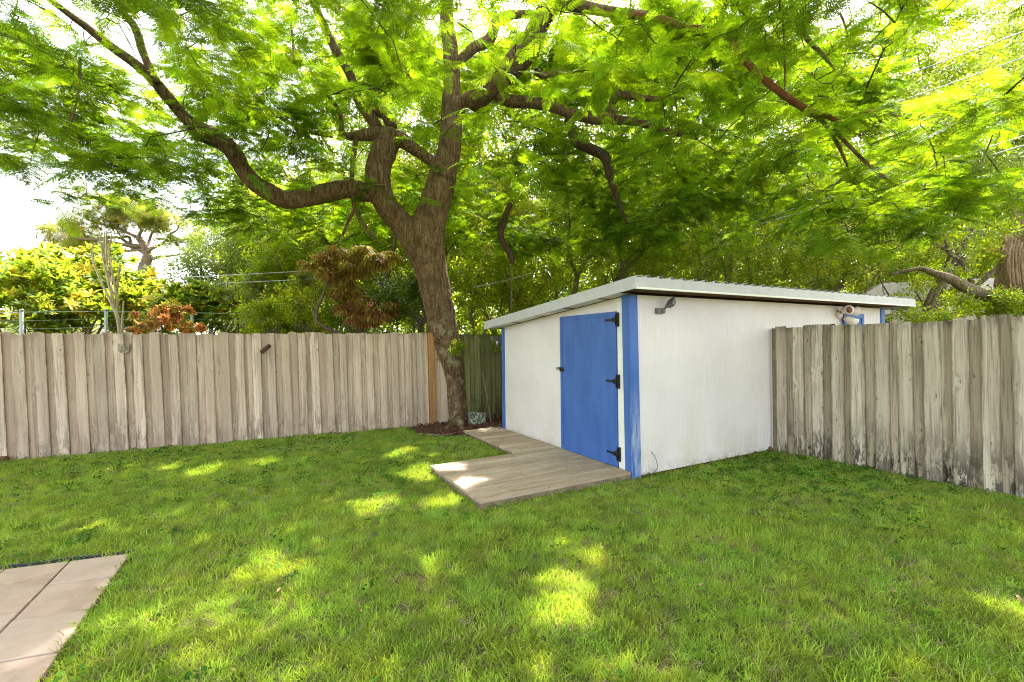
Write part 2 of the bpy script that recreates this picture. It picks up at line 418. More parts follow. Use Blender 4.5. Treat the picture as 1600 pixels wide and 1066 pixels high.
def mk_frond(seed, pairs=11, leaflets=7, near=False):
    def f(mb):
        r = random.Random(seed); Lr = 1.0; arch = r.uniform(.1, .3); sw = r.uniform(-.1, .1)
        def rp(t): return Vector((t * Lr, sw * t * t, -arch * t * t))
        mb.add([rp(0) + Vector((0, .006, 0)), rp(0) - Vector((0, .006, 0)), rp(.5) - Vector((0, .005, 0)), rp(.5) + Vector((0, .005, 0)),
                rp(1) - Vector((0, .003, 0)), rp(1) + Vector((0, .003, 0))], [(0, 1, 2, 3), (3, 2, 4, 5)])
        for i in range(pairs):
            t = .12 + .88 * (i + .5) / pairs
            pl = (.30 * math.sin(math.pi * (.18 + .72 * t)) ** .8) * r.uniform(.88, 1.08)
            for s in (-1, 1):
                a = R(62 - 26 * t) + r.uniform(-.08, .08)
                d = Vector((math.cos(a), s * math.sin(a), r.uniform(-.05, .12))).normalized()
                droop = r.uniform(.15, .5); o = rp(t)
                nrm = Vector((-d.y, d.x, 0)).normalized(); tilt = r.uniform(-.35, .35)
                q = (nrm + Vector((0, 0, tilt))).normalized()
                if near:
                    m = leaflets * 2
                    lw = pl / m * .62
                    for k in range(m):
                        u = (k + .7) / m; c = o + d * pl * u + Vector((0, 0, -droop * u * u * pl))
                        ll = .034 * math.sin(math.pi * (.14 + .78 * u)) ** .5
                        for e in (-1, 1):
                            tipp = c + q * e * ll + d * ll * .25
                            mid = (c + tipp) / 2
                            mb.add([c, mid + d * lw * .5, tipp, mid - d * lw * .5], [(0, 1, 2, 3)])
                else:
                    m = leaflets
                    for k in range(m):
                        u = k / m; u2 = (k + .72) / m
                        c = o + d * pl * u + Vector((0, 0, -droop * u * u * pl)); c2 = o + d * pl * u2 + Vector((0, 0, -droop * u2 * u2 * pl))
                        ll = .032 * math.sin(math.pi * (.14 + .78 * u)) ** .5
                        mb.add([c - q * ll * .9, c2 - q * ll, c2 + q * ll, c + q * ll * .9], [(0, 1, 2, 3)])
    return f


T_frond = templ('leaf_frond', [mk_frond(i) for i in range(5)], M['frond'])
NEAR = []
for i in range(5):
    mb = MB(); mk_frond(40 + i, 16, 9, True)(mb); NEAR.append(mb.mesh('frond', M['frond']))


def mk_sprig(seed, n=13, ll=.085, lw=.038, stem=.26, spread=1.0):
    def f(mb):
        r = random.Random(seed)
        for i in range(n):
            t = (i + .5) / n; a = i * 2.4 + r.uniform(-.3, .3)
            p = Vector((math.cos(a) * .03, math.sin(a) * .03, t * stem))
            d = Vector((math.cos(a) * spread, math.sin(a) * spread, .25 + .6 * t + r.uniform(-.3, .3)))
            ribbon(mb, p, d, ll * r.uniform(.7, 1.15), lw * r.uniform(.8, 1.1), r.uniform(.2, .8), 2)
    return f


T_ficus = templ('leaf_ficus', [mk_sprig(i) for i in range(4)], M['ficus'])
T_dark = templ('leaf_dark', [mk_sprig(i + 9) for i in range(4)], M['ficus_dark'])
T_lime = templ('leaf_lime', [mk_sprig(i + 5, 11, .10, .05) for i in range(3)], M['lime'])
T_blue = templ('leaf_blue', [mk_sprig(i + 3, 12, .11, .03, .3) for i in range(3)], M['blueish'])
T_small = templ('leaf_small', [mk_sprig(i + 23, 16, .045, .028, .16) for i in range(3)], M['lime'])


def mk_whorl(seed, n=15, ll=.30, lw=.075):
    def f(mb):
        r = random.Random(seed)
        for i in range(n):
            a = i * 2.4 + r.uniform(-.2, .2); e = r.uniform(.05, 1.2)
            ribbon(mb, (0, 0, .02), (math.cos(a), math.sin(a), e), ll * r.uniform(.7, 1.1), lw, r.uniform(.5, 1.1), 3)
    return f


T_plum = templ('leaf_whorl', [mk_whorl(i) for i in range(4)], M['plumeria'])
T_croton = templ('leaf_croton', [mk_whorl(i + 7, 11, .15, .055) for i in range(3)], M['croton'])


def mk_needles(seed, n=46, ll=.28, w=.012):
    def f(mb):
        r = random.Random(seed)
        for i in range(n):
            a = r.uniform(0, 6.28); e = r.uniform(-.2, 1.3)
            ribbon(mb, (0, 0, 0), (math.cos(a), math.sin(a), e), ll * r.uniform(.6, 1.1), w, .3, 1)
    return f


T_pine = templ('leaf_needles', [mk_needles(i) for i in range(3)], M['pine'])


def mk_drape(seed):
    def f(mb):
        r = random.Random(seed)
        for i in range(16):
            a = r.uniform(0, 6.28)
            ribbon(mb, (r.uniform(-.04, .04), r.uniform(-.04, .04), 0), (math.cos(a), math.sin(a), .2), r.uniform(.14, .3), .022, 2.6, 4)
    return f


T_brown = templ('leaf_brown', [mk_drape(i) for i in range(3)], M['brown_leaf'])
T_yell = templ('leaf_yellowing', [mk_drape(i + 5) for i in range(3)], M['yellowing'])


def mk_grass(seed, n=24, h=(.034, .072), w=.0078, rad=.055, lean=.9):
    def f(mb):
        r = random.Random(seed)
        for i in range(n):
            a = r.uniform(0, 6.28); q = rad * math.sqrt(r.random()); b = r.uniform(0, 6.28); l = r.uniform(.05, lean)
            ribbon(mb, (q * math.cos(a), q * math.sin(a), -.004), (math.cos(b) * l, math.sin(b) * l, 1), r.uniform(*h), w * r.uniform(.6, 1.2), r.uniform(.1, 1.2), 3, upv=Vector((math.sin(b), -math.cos(b), .3)), tip=.9)
    return f


T_grass = templ('blade_clump', [mk_grass(i) for i in range(4)] + [mk_grass(9, 14, (.065, .105), .009)] + [mk_grass(10 + i, 20, (.03, .08), .0042, .07, 2.2) for i in range(3)],
                [M['grass']] * 5 + [M['straw']] * 3)


def mk_weed(seed):
    def f(mb):
        r = random.Random(seed)
        for i in range(9):
            a = r.uniform(0, 6.28); q = r.uniform(.01, .06); h = r.uniform(.025, .07); s = r.uniform(.008, .014)
            c = Vector((q * math.cos(a), q * math.sin(a), h)); tl = Vector((r.uniform(-.5, .5), r.uniform(-.5, .5), 1)).normalized()
            u = tl.orthogonal().normalized(); v = tl.cross(u)
            mb.add([c + (u * math.cos(k * 1.047) * (1.2 if k in (0, 3) else 1) + v * math.sin(k * 1.047)) * s for k in range(6)], [(0, 1, 2, 3, 4, 5)])
    return f


T_weed = templ('weed_clump', [mk_weed(i) for i in range(4)], M['weed'])


def mk_chip(seed):
    def f(mb):
        r = random.Random(seed)
        for i in range(5):
            Mx = Matrix.Translation((r.uniform(-.04, .04), r.uniform(-.04, .04), r.uniform(0, .012))) @ Euler((r.uniform(-.4, .4), r.uniform(-.4, .4), r.uniform(0, 6))).to_matrix().to_4x4()
            mb.box((-r.uniform(.01, .03), -.006, 0), (r.uniform(.01, .03), .006, .006), Mx)
    return f


T_chip = templ('chip', [mk_chip(i) for i in range(3)], M['mulch_chip'])


def mk_litter(seed):
    def f(mb):
        r = random.Random(seed); b = r.uniform(0, 6.28)
        ribbon(mb, (0, 0, .01), (math.cos(b), math.sin(b), .3), r.uniform(.03, .06), .02, .8, 3)
    return f


T_litter = templ('litter', [mk_litter(i) for i in range(3)], M['litter'])


def scatter_group():
    ng = bpy.data.node_groups.new('scatter', 'GeometryNodeTree')
    I = ng.interface
    I.new_socket('Geometry', in_out='INPUT', socket_type='NodeSocketGeometry')
    s = I.new_socket('Collection', in_out='INPUT', socket_type='NodeSocketCollection')
    I.new_socket('Geometry', in_out='OUTPUT', socket_type='NodeSocketGeometry')
    n, l = ng.nodes, ng.links
    gi, go = n.new('NodeGroupInput'), n.new('NodeGroupOutput')
    ci = n.new('GeometryNodeCollectionInfo'); ci.inputs[1].default_value = True; ci.inputs[2].default_value = True
    l.new(gi.outputs[1], ci.inputs[0])
    ip = n.new('GeometryNodeInstanceOnPoints'); ip.inputs['Pick Instance'].default_value = True
    def attr(name, typ):
        a = n.new('GeometryNodeInputNamedAttribute'); a.data_type = typ; a.inputs[0].default_value = name; return a.outputs[0]
    e = n.new('FunctionNodeEulerToRotation'); l.new(attr('rot', 'FLOAT_VECTOR'), e.inputs[0])
    l.new(gi.outputs[0], ip.inputs['Points']); l.new(ci.outputs[0], ip.inputs['Instance'])
    l.new(attr('pick', 'INT'), ip.inputs['Instance Index']); l.new(e.outputs[0], ip.inputs['Rotation']); l.new(attr('scl', 'FLOAT'), ip.inputs['Scale'])
    l.new(ip.outputs[0], go.inputs[0]); return ng, s.identifier


SG, SG_ID = scatter_group()


def scatter(name, pts, rot, scl, pick, coll, parent=None, **kw):
    pts = np.asarray(pts, dtype=np.float32); n = len(pts)
    me = bpy.data.meshes.new(name); me.vertices.add(n); me.vertices.foreach_set('co', pts.ravel())
    for nm, ty, arr in (('rot', 'FLOAT_VECTOR', np.asarray(rot, np.float32)), ('scl', 'FLOAT', np.asarray(scl, np.float32)), ('pick', 'INT', np.asarray(pick, np.int32))):
        a = me.attributes.new(nm, ty, 'POINT'); a.data.foreach_set('vector' if ty == 'FLOAT_VECTOR' else 'value', arr.ravel())
    o = link(name, me, parent, **kw)
    md = o.modifiers.new('scatter', 'NODES'); md.node_group = SG; md[SG_ID] = coll
    return o


# ---------------------------------------------------------------- plan of the yard
D1 = Vector((.878, .478, 0)).normalized()        # long wall of the shed and the back fence run this way
D2 = Vector((-D1.y, D1.x, 0))                    # door wall runs this way
C0 = gd(989, 750); C0.z = 0
FA, FB = gd(0, 722), gd(690, 665)
FD = (FB - FA).normalized()
RA, RB = gd(1215, 708), gd(1600, 780)
RD = (RB - RA).normalized()
S_LEN, S_DEP = 6.1, 3.3                          # shed size along D1 and D2

# pools of sun on the lawn: gaps in the crowns above let the light through here
PATCH = [(gd(px, py), r) for px, py, r in ((312, 740, .34), (250, 738, .2), (400, 728, .22), (620, 708, .40), (655, 742, .42), (655, 690, .3), (580, 795, .36), (690, 792, .36), (500, 785, .2), (450, 882, .30),
                                            (520, 860, .2), (640, 890, .24), (885, 860, .16), (935, 880, .15), (880, 915, .22), (878, 975, .26), (700, 745, .34), (730, 770, .25),
                                            (1430, 722, .12), (1245, 812, .08), (1600, 965, .22), (130, 990, .18))]


# sprays that hang in full sun: nothing may stand sunward of them
LIT = [(at(px, py, Y), r) for px, py, Y, r in ((1480, 215, 4.7, .75), (1420, 320, 4.7, .45), (1560, 170, 4.4, .6), (840, 390, 10.3, .9), (760, 330, 10.5, .8), (480, 350, 9.7, .8), (900, 330, 10.5, .6), (1290, 60, 7.5, .8), (560, 430, 10.9, .9), (1440, 80, 8, 1.2), (150, 120, 7, .9), (620, 330, 10.2, .6), (40, 120, 6.5, .6),
        (760, 430, 12.8, 1.0), (1130, 380, 12.8, 1.1), (1300, 400, 12.2, 1.1), (1450, 440, 10, .8), (950, 380, 12.5, .8), (1500, 170, 12, 1.2), (260, 500, 9.2, .5), (430, 420, 13, .9), (1220, 330, 12.6, .8))]


def lit_gap(P, extra=.12, full=True):
    """True for crown points that would shade one of the sun pools"""
    P = np.asarray(P, float); s = np.array(SUN); k = np.zeros(len(P), bool)
    for c, r in PATCH:
        v = P - np.array(c); t = v @ s; d = np.linalg.norm(v - t[:, None] * s, axis=1)
        k |= d < r * .62 + extra * .7
    for c, r in LIT if full else ():
        v = P - np.array(c); t = v @ s; d = np.linalg.norm(v - t[:, None] * s, axis=1)
        k |= (d < r) & (t > .55)
    return k


# ================================================================ GROUND
def sheet(name, outline, z, mat, **kw):
    mb = MB(); mb.add([(x, y, z) for x, y in outline], [tuple(range(len(outline)))]); return mb.build(name, mat, **kw)


mb = MB()
xs = [-220, -60, -25] + [x * .5 for x in range(-26, 27)] + [25, 60, 220]
ys = [-120, -30, -8] + [y * .5 for y in range(-6, 31)] + [25, 60, 260]
vs = []
for y in ys:
    for x in xs:
        near = abs(x) < 12 and -2 < y < 14
        vs.append((x, y, (math.sin(x * 1.7 + y * .6) * math.sin(y * 1.3 - x * .4)) * .006 - .006 if near else -.01))
nx = len(xs)
mb.add(vs, [(j * nx + i, j * nx + i + 1, (j + 1) * nx + i + 1, (j + 1) * nx + i) for j in range(len(ys) - 1) for i in range(nx - 1)], True)
mb.build('lawn', M['lawn'], kind='structure')

# mulch bed at the foot of the tree
BED = [gd(x, y) for x, y in ((640, 672), (668, 668), (700, 661), (720, 659), (800, 652), (840, 668), (800, 678), (745, 681), (700, 684), (655, 681))]
cb = sum(BED, Vector()) / len(BED)
mb = MB(); ring = []
for k, s in enumerate((1.0, .93, .6)):
    for p in BED: ring.append((cb.x + (p.x - cb.x) * s, cb.y + (p.y - cb.y) * s, (-.02, .03, .05)[k]))
n = len(BED)
mb.add(ring + [(cb.x, cb.y, .055)], [(a * n + i, a * n + (i + 1) % n, (a + 1) * n + (i + 1) % n, (a + 1) * n + i) for a in range(2) for i in range(n)] + [(2 * n + i, 2 * n + (i + 1) % n, 3 * n) for i in range(n)], True)
mb.build('mulch_bed', M['mulch'], kind='structure')


def in_poly(x, y, poly):
    k = np.zeros(len(x), bool); n = len(poly); j = n - 1
    for i in range(n):
        xi, yi = poly[i][0], poly[i][1]; xj, yj = poly[j][0], poly[j][1]
        with np.errstate(divide='ignore', invalid='ignore'):
            c = ((yi > y) != (yj > y)) & (x < (xj - xi) * (y - yi) / (yj - yi + 1e-12) + xi)
        k ^= c; j = i
    return k


# ================================================================ PATIO
bt = Vector((0, 0, .02))
pc = gd(205, 864, .02); pl = gd(0, 890, .02); pr = gd(60, 1066, .02)
EX = (pl - pc).normalized(); EY = (pr - pc).normalized()       # along the far edge, along the right edge
jd = (gd(0, 976, .02) - gd(101, 884, .02)).normalized()        # the long joint
s1 = (gd(192, 897, .02) - pc).dot(EY); s2 = (gd(137, 952, .02) - pc).dot(EY); s3 = (gd(93, 1018, .02) - pc).dot(EY)
cd = (gd(65, 920, .02) - gd(192, 897, .02)).normalized()
patio = empty('patio', (pc.x, pc.y, 0)); tag(patio, kind='structure')
w_ = (gd(101, 884, .02) - pc).length


def pv(a, b): return pc + EX * a + EY * b


rows = [0, s1, s2, s3, s3 + (s3 - s2), s3 + 2 * (s3 - s2)]
colx = [0, w_, 2 * w_, 3 * w_, 4 * w_]
for i in range(4):
    for j in range(5):
        g = .006
        a0, a1, b0, b1 = colx[i] + g, colx[i + 1] - g, rows[j] + g, rows[j + 1] - g
        sh = (.0, .25, .1, .3)[i] * (s2 - s1)
        if i: b0, b1 = b0 - sh, b1 - sh
        if i and j == 0: b0 = g
        q = [pv(a0, b0), pv(a1, b0), pv(a1, b1), pv(a0, b1)]
        dz = rnd.uniform(-.002, .003); mb = MB()
        ins = [v + ((q[0] + q[2]) / 2 - v).normalized() * .006 for v in q]
        vs = [(v.x, v.y, -.02) for v in q] + [(v.x, v.y, .016 + dz) for v in q] + [(v.x, v.y, .021 + dz) for v in ins]
        fs = [(4 * k + m, 4 * k + (m + 1) % 4, 4 * k + 4 + (m + 1) % 4, 4 * k + 4 + m) for k in range(2) for m in range(4)] + [(8, 9, 10, 11)]
        mb.add(vs, fs)
        me = mb.mesh('paver', M['paver']); link('paver', me, patio)
PATIO = [pv(-.01, -.02), pv(4 * w_, -.02), pv(4 * w_, rows[-1]), pv(-.01, rows[-1])]
mb = MB(); mb.add([(v.x, v.y, .004) for v in PATIO], [(0, 1, 2, 3)]); mb.build('joint_bed', M['paver_bed'], patio)
mb = MB()
a, b = pv(-.02, -.045), pv(4 * w_, -.045)
for s in (0, 1):
    pass
seg = 24
vs = []
for i in range(seg + 1):
    p = a.lerp(b, i / seg) + Vector((rnd.uniform(-.003, .003), rnd.uniform(-.004, .004), 0)); q = p + EY * .022
    z = .030 + rnd.uniform(-.006, .006)
    vs += [(p.x, p.y, -.02), (p.x, p.y, z), (q.x, q.y, z), (q.x, q.y, -.02)]
mb.add(vs, [(4 * i + k, 4 * i + 4 + k, 4 * i + 5 + k, 4 * i + 1 + k) for i in range(seg) for k in range(3)] + [(0, 1, 2, 3)])
tag(mb.build('lawn_edging', M['edging']), 'black plastic edging strip between the grass and the pink pavers', 'garden edging')

# ================================================================ BOARD FENCES
def board_variants(w, n=6):
    out = []
    for k in range(n):
        r = random.Random(100 + k); cut = r.choice((.0, .006, .012)); cup = r.uniform(-.003, .004)
        prof = [(-w / 2, -.01), (-w / 2, 1 - cut), (-w / 2 + .012, 1 + r.uniform(-.003, .002)), (0, 1 + r.uniform(-.004, .004)), (w / 2 - .012, 1 + r.uniform(-.003, .002)), (w / 2, 1 - cut), (w / 2, -.01)]
        mb = MB(); n_ = len(prof)
        fr = [Vector((x, -.008 + cup * (1 - (2 * x / w) ** 2), z)) for x, z in prof]; bk = [v + Vector((0, .016, 0)) for v in fr]
        mb.add(fr + bk, [tuple(range(n_ - 1, -1, -1)), tuple(range(n_, 2 * n_))] + [(i, (i + 1) % n_, (i + 1) % n_ + n_, i + n_) for i in range(n_)])
        out.append(mb)
    return out


BV = board_variants(.142)
board_mesh = {}


def board(parent, base, ang, lean, w, h, mat, k, label=None, name='board'):
    key = (k % 6, mat)
    if key not in board_mesh: board_mesh[key] = BV[k % 6].mesh('board', M[mat])
    o = link(name, board_mesh[key], None)
    o.parent = parent; o.matrix_parent_inverse = Matrix.Translation(parent.location).inverted()
    o.location = base; o.rotation_euler = (rnd.uniform(-.006, .006), lean, ang); o.scale = (w / .142, 1, h)
    if label: tag(o, label)
    return o


def fence_run(root, A, B, hA, hB, matf, pitch, leanA, leanB, skip=None, start=0.0, flip=1, rails=True, mats=None):
    d = (B - A); L = d.length; d.normalize(); ang = math.atan2(d.y, d.x)
    nrm = Vector((d.y, -d.x, 0)) * abs(flip)      # towards the yard
    if flip < 0: ang += math.pi
    n = int(L / pitch) + 1; k = 0
    for i in range(n):
        s = start + i * pitch; t = s / L
        lean = leanA * (1 - t) + leanB * t; h = hA * (1 - t) + hB * t
        for q in (1, 0):
            ss = s + (pitch / 2 if q else 0) + rnd.uniform(-.008, .008)
            hh = h + rnd.uniform(-.02, .02)
            mt = matf
            if mats: mt = mats(ss, q)
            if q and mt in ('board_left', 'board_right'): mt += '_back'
            if skip:
                r = skip(ss, q)
                if r is None: continue
                hh = min(hh, r)
            p = A + d * ss + nrm * (.0 if q else .025)
            board(root, (p.x, p.y, -.01), ang, lean + rnd.uniform(-.006, .006), .142 + rnd.uniform(-.008, .006), hh, mt, rnd.randrange(6))
            k += 1
    if rails:
        for z in (.35, .95, 1.6):
            mb = MB(); nn_ = -nrm; p = A + nn_ * .035; q = A + d * L + nn_ * .035
            Mx = Matrix.Translation((p.x, p.y, z)) @ Matrix.Rotation(math.atan2(d.y, d.x), 4, 'Z')
            mb.box((0, -.02, 0), ((q - p).length, .02, .085), Mx); mb.build('rail', M['board_mossy'], root)


TB = gd(713, 661)                                  # foot of the tree
lf = empty('board_fence', FA, 'long weathered grey board fence across the back left of the lawn', 'fence')
LF0 = -.9
A = FA + FD * LF0
LEN1 = (gd(700, 664) - A).length


def cutleft(s, q):                                  # boards cut back round the leaning trunk
    P = A + FD * s; x, _, _ = proj([[P.x, P.y, 1.0]]); x = float(x[0])
    if x > 712: return None
    return float(np.interp(x, (678, 687, 696, 705, 712), (2.0, 1.65, 1.15, .6, .35)))


def leftmat(s, q):
    P = A + FD * s; x, _, _ = proj([[P.x, P.y, 1.0]]); x = float(x[0])
    return 'board_new' if (670 < x < 690 and not q) else 'board_left'


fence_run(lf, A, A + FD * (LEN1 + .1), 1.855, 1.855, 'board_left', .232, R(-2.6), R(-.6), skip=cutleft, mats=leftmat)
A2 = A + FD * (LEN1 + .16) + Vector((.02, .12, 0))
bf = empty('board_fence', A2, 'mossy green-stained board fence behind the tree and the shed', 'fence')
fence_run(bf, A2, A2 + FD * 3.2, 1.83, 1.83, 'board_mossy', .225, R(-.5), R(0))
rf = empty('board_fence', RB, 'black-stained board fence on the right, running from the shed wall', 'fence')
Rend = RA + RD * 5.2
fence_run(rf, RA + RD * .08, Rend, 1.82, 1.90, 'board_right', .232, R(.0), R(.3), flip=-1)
# end post of the right fence against the shed wall
mb = MB(); Mx = Matrix.Translation(RA) @ Matrix.Rotation(math.atan2(RD.y, RD.x), 4, 'Z')
mb.box((-.045, -.03, 0), (-.005, .06, 1.80), Mx); mb.build('end_post', M['deck_edge'], rf)

# ================================================================ SHED
shed = empty('garden_shed', C0, 'white garden shed with blue door and lean-to metal roof', 'shed')
Zn, Zf = 2.185, 1.91                                # wall top at the near and at the far eave
SM = Matrix(((D1.x, D2.x, 0, C0.x), (D1.y, D2.y, 0, C0.y), (0, 0, 1, 0), (0, 0, 0, 1)))   # local x along the long wall, y along the door wall


def ztop(y): return Zn + (Zf - Zn) * y / S_DEP


def grooved(L, pitch, gw=.0035, gd_=.002, wide=None):
    pts = [(0, 0)]; x = pitch * .5
    while x < L - .02:
        pts += [(x - gw, 0), (x - gw * .4, gd_), (x + gw * .4, gd_), (x + gw, 0)]; x += pitch
    pts.append((L, 0)); return pts


# long wall (local y=0 face), grooved siding
pts = grooved(S_LEN, .052)
mb = MB(); n = len(pts)
mb.add([SM @ Vector((x, y, .02)) for x, y in pts] + [SM @ Vector((x, y, Zn)) for x, y in pts], [(i, i + 1, i + 1 + n, i + n) for i in range(n - 1)])
mb.add([SM @ Vector(p) for p in ((0, .08, .02), (S_LEN, .08, .02), (S_LEN, .08, Zn), (0, .08, Zn))], [(3, 2, 1, 0)])
mb.build('side_wall', M['siding'], shed)
# door wall (local x=0 face), with the door opening
dy0, dy1, dz0, dz1 = .235, 1.43, .10, 2.0
pts = grooved(S_DEP, .052)
mb = MB()
lo = []; 
for (a, b) in zip(pts[:-1], pts[1:]):
    y0, y1 = a[0], b[0]
    if y1 <= dy0 or y0 >= dy1: spans = [(.02, None)]
    else: spans = [(dz1 - .02, None)]
    for z0, _ in spans:
        mb.add([SM @ Vector((a[1], y0, z0)), SM @ Vector((a[1], y0, ztop(y0))), SM @ Vector((b[1], y1, ztop(y1))), SM @ Vector((b[1], y1, z0))], [(0, 1, 2, 3)])
mb.add([SM @ Vector(p) for p in ((.08, 0, .02), (.08, S_DEP, .02), (.08, S_DEP, Zf), (.08, 0, Zn))], [(0, 1, 2, 3)])
mb.build('door_wall', M['siding'], shed)
# two hidden walls so that the shed is closed
mb = MB()
mb.add([SM @ Vector(p) for p in ((0, S_DEP, .02), (S_LEN, S_DEP, .02), (S_LEN, S_DEP, Zf), (0, S_DEP, Zf))], [(0, 1, 2, 3)])
mb.add([SM @ Vector(p) for p in ((S_LEN, 0, .02), (S_LEN, S_DEP, .02), (S_LEN, S_DEP, Zf), (S_LEN, 0, Zn))], [(0, 3, 2, 1)])
mb.build('rear_wall', M['siding'], shed)
# corner trims
def corner(x, y, sx, sy, zt, lean=(0, 0), mat='blue', mat2=None, wx=.115, wy=.105):
    """L-shaped corner board: one leaf on each face"""
    t = .018
    def leaf(a, b, m):
        mb = MB(); vs = []
        for z in (-.02, zt):
            k = z / 2.2
            for px_, py_ in ((a[0], a[1]), (b[0], a[1]), (b[0], b[1]), (a[0], b[1])): vs.append(SM @ Vector((px_ + lean[0] * k, py_ + lean[1] * k, z)))
        mb.add(vs, [(0, 3, 2, 1), (4, 5, 6, 7), (0, 1, 5, 4), (1, 2, 6, 5), (2, 3, 7, 6), (3, 0, 4, 7)]); mb.build('corner_board', M[m], shed)
    leaf((x - t * sx, y - t * sy - .0015 * sy), (x + wx * sx, y - .001 * sy), mat2 or mat)
    leaf((x - t * sx - .002, y + .0005), (x - .001 * sx, y + wy * sy), mat)


corner(0, 0, 1, 1, 2.18, (-.03, 0), 'blue', 'blue_faded')
corner(S_LEN, 0, -1, 1, 2.18)
mb = MB(); mb.box((-.018, S_DEP - .085, -.02), (-.001, S_DEP + .01, 1.90), SM); mb.build('corner_board', M['blue'], shed)
# white jamb strip between door and corner
mb = MB(); mb.box((-.010, .105, .02), (.03, dy0 - .006, 2.16), SM); mb.build('door_jamb', M['trim_white'], shed)

# door
door = MB(); door.box((-.022, dy0, dz0), (.006, dy1, dz1), SM); door = door.build('door', M['blue'], shed)
bw = .052
for lo_, hi_ in (((-.030, dy0, dz1 - bw), (-.0225, dy1, dz1)), ((-.030, dy1 - bw, dz0), (-.0225, dy1, dz1 - bw - .001)), ((-.030, dy0, dz0), (-.0225, dy0 + .035, dz1 - bw - .001)), ((-.030, dy0 + .036, dz0), (-.0225, dy1 - bw - .001, dz0 + bw))):
    mb = MB(); mb.box(lo_, hi_, SM); mb.build('door_trim', M['blue'], door)
# opening reveal, dark gaps at the hinge side and the sill
mb = MB(); mb.box((.012, dy0 - .01, dz0 - .02), (.03, dy1 + .01, dz1 + .01), SM); mb.build('door_backing', M['black_iron'], shed)


def hinge(z):
    mb = MB(); yk = dy0 - .012
    # strap tapering along the door
    mb.prism([(-.0, -.032), (.05, -.024), (.085, -.012), (.16, -.010), (.175, -.018), (.19, 0), (.175, .018), (.16, .010), (.085, .012), (.05, .024), (0, .032)], .004,
             SM @ Matrix.Translation((-.0365, dy0 - .004, z)) @ Matrix.Rotation(R(90), 4, 'Z') @ Matrix.Scale(1, 4))
    mb.box((-.036, yk - .035, z - .085), (-.030 + .018, yk + .004, z + .085), SM)
    h = mb.build('hinge', M['black_iron'], door)
    mb = MB(); mb.tube([SM @ Vector((-.042, yk, z - .065)), SM @ Vector((-.042, yk, z + .065))], [.009, .009], 8, 1); mb.build('hinge_pin', M['black_iron'], h)


for z in (1.90, 1.145, .26): hinge(z)
mb = MB(); yl = dy1 - .03
mb.box((-.040, yl - .04, 1.21), (-.0305, yl + .035, 1.27), SM); mb.box((-.05, yl - .075, 1.225), (-.040, yl + .01, 1.25), SM)
lt = mb.build('latch', M['black_iron'], door)
mb = MB(); mb.tube([SM @ Vector((-.035, yl + .045, 1.255)), SM @ Vector((-.075, yl + .045, 1.255))], [.02, .024], 12, 2); mb.build('door_knob', M['steel'], lt)

# roof: sloping corrugated sheet, fascias, soffit boards
OV, OE = .30, .22
slope = (Zf - Zn) / S_DEP
def zr(y): return Zn + slope * y
y0r, y1r, x0r, x1r = -OV, S_DEP + .28, -OE, S_LEN + .42
mb = MB(); prof = []
x = x0r + .10
while x < x1r:
    prof += [(x, 0), (x + .06, 0), (x + .078, .026), (x + .112, .026), (x + .13, 0)]; x += .19
n = len(prof); TZ = .135
vs = [SM @ Vector((x, y0r - .012, zr(y0r) + TZ + z)) for x, z in prof] + [SM @ Vector((x, y1r + .02, zr(y1r) + TZ + z)) for x, z in prof]
mb.add(vs, [(i, i + 1, i + 1 + n, i + n) for i in range(n - 1)]); rs = mb.build('roof_sheet', M['tin'], shed)
sol = rs.modifiers.new('solid', 'SOLIDIFY'); sol.thickness = .003
mb = MB(); vs = [SM @ Vector(p) for p in ((x0r - .006, y0r - .02, zr(y0r) + .138), (x0r + .13, y0r - .02, zr(y0r) + .138), (x0r + .13, y1r + .02, zr(y1r) + .138), (x0r - .006, y1r + .02, zr(y1r) + .138))]
mb.add(vs + [v + Vector((0, 0, .006)) for v in vs], [(3, 2, 1, 0), (4, 5, 6, 7), (0, 1, 5, 4), (1, 2, 6, 5), (2, 3, 7, 6), (3, 0, 4, 7)]); mb.build('roof_flashing', M['fascia'], shed)


def plank(name, a, b, h0, h1, th, mat, nrm, parent=shed):
    """board standing on edge from a to b, between heights above the line"""
    mb = MB(); vs = []
    for p in (a, b):
        for q, z in ((0, h0), (1, h0), (1, h1), (0, h1)): vs.append(SM @ (Vector(p) + Vector(nrm) * th * q + Vector((0, 0, z))))
    mb.add(vs, [(0, 1, 2, 3), (7, 6, 5, 4), (0, 4, 5, 1), (1, 5, 6, 2), (2, 6, 7, 3), (3, 7, 4, 0)]); return mb.build(name, mat, parent)


xj = (gd(1272, 700) - C0).dot(D1)
xj = 3.55
plank('fascia_board', (x0r, y0r - .02, zr(y0r)), (xj - .002, y0r - .02, zr(y0r)), .020, .130, .02, M['fascia'], (0, 1, 0))
plank('fascia_board', (xj + .002, y0r - .018, zr(y0r)), (x1r, y0r - .018, zr(y0r)), .020, .130, .02, M['fascia'], (0, 1, 0))
plank('fascia_strip', (x0r, y0r - .026, zr(y0r)), (x1r, y0r - .026, zr(y0r)), -.002, .020, .028, M['trim_white'], (0, 1, 0))
plank('fascia_board', (x0r - .022, y0r - .022, zr(y0r - .02)), (x0r - .022, y1r, zr(y1r)), -.002, .136, .02, M['fascia'], (1, 0, 0))
plank('fascia_board', (x1r, y0r, zr(y0r)), (x1r, y1r, zr(y1r)), .008, .13, .02, M['fascia'], (1, 0, 0))
plank('fascia_board', (x0r, y1r, zr(y1r)), (x1r, y1r, zr(y1r)), .008, .13, .02, M['fascia'], (0, 1, 0))
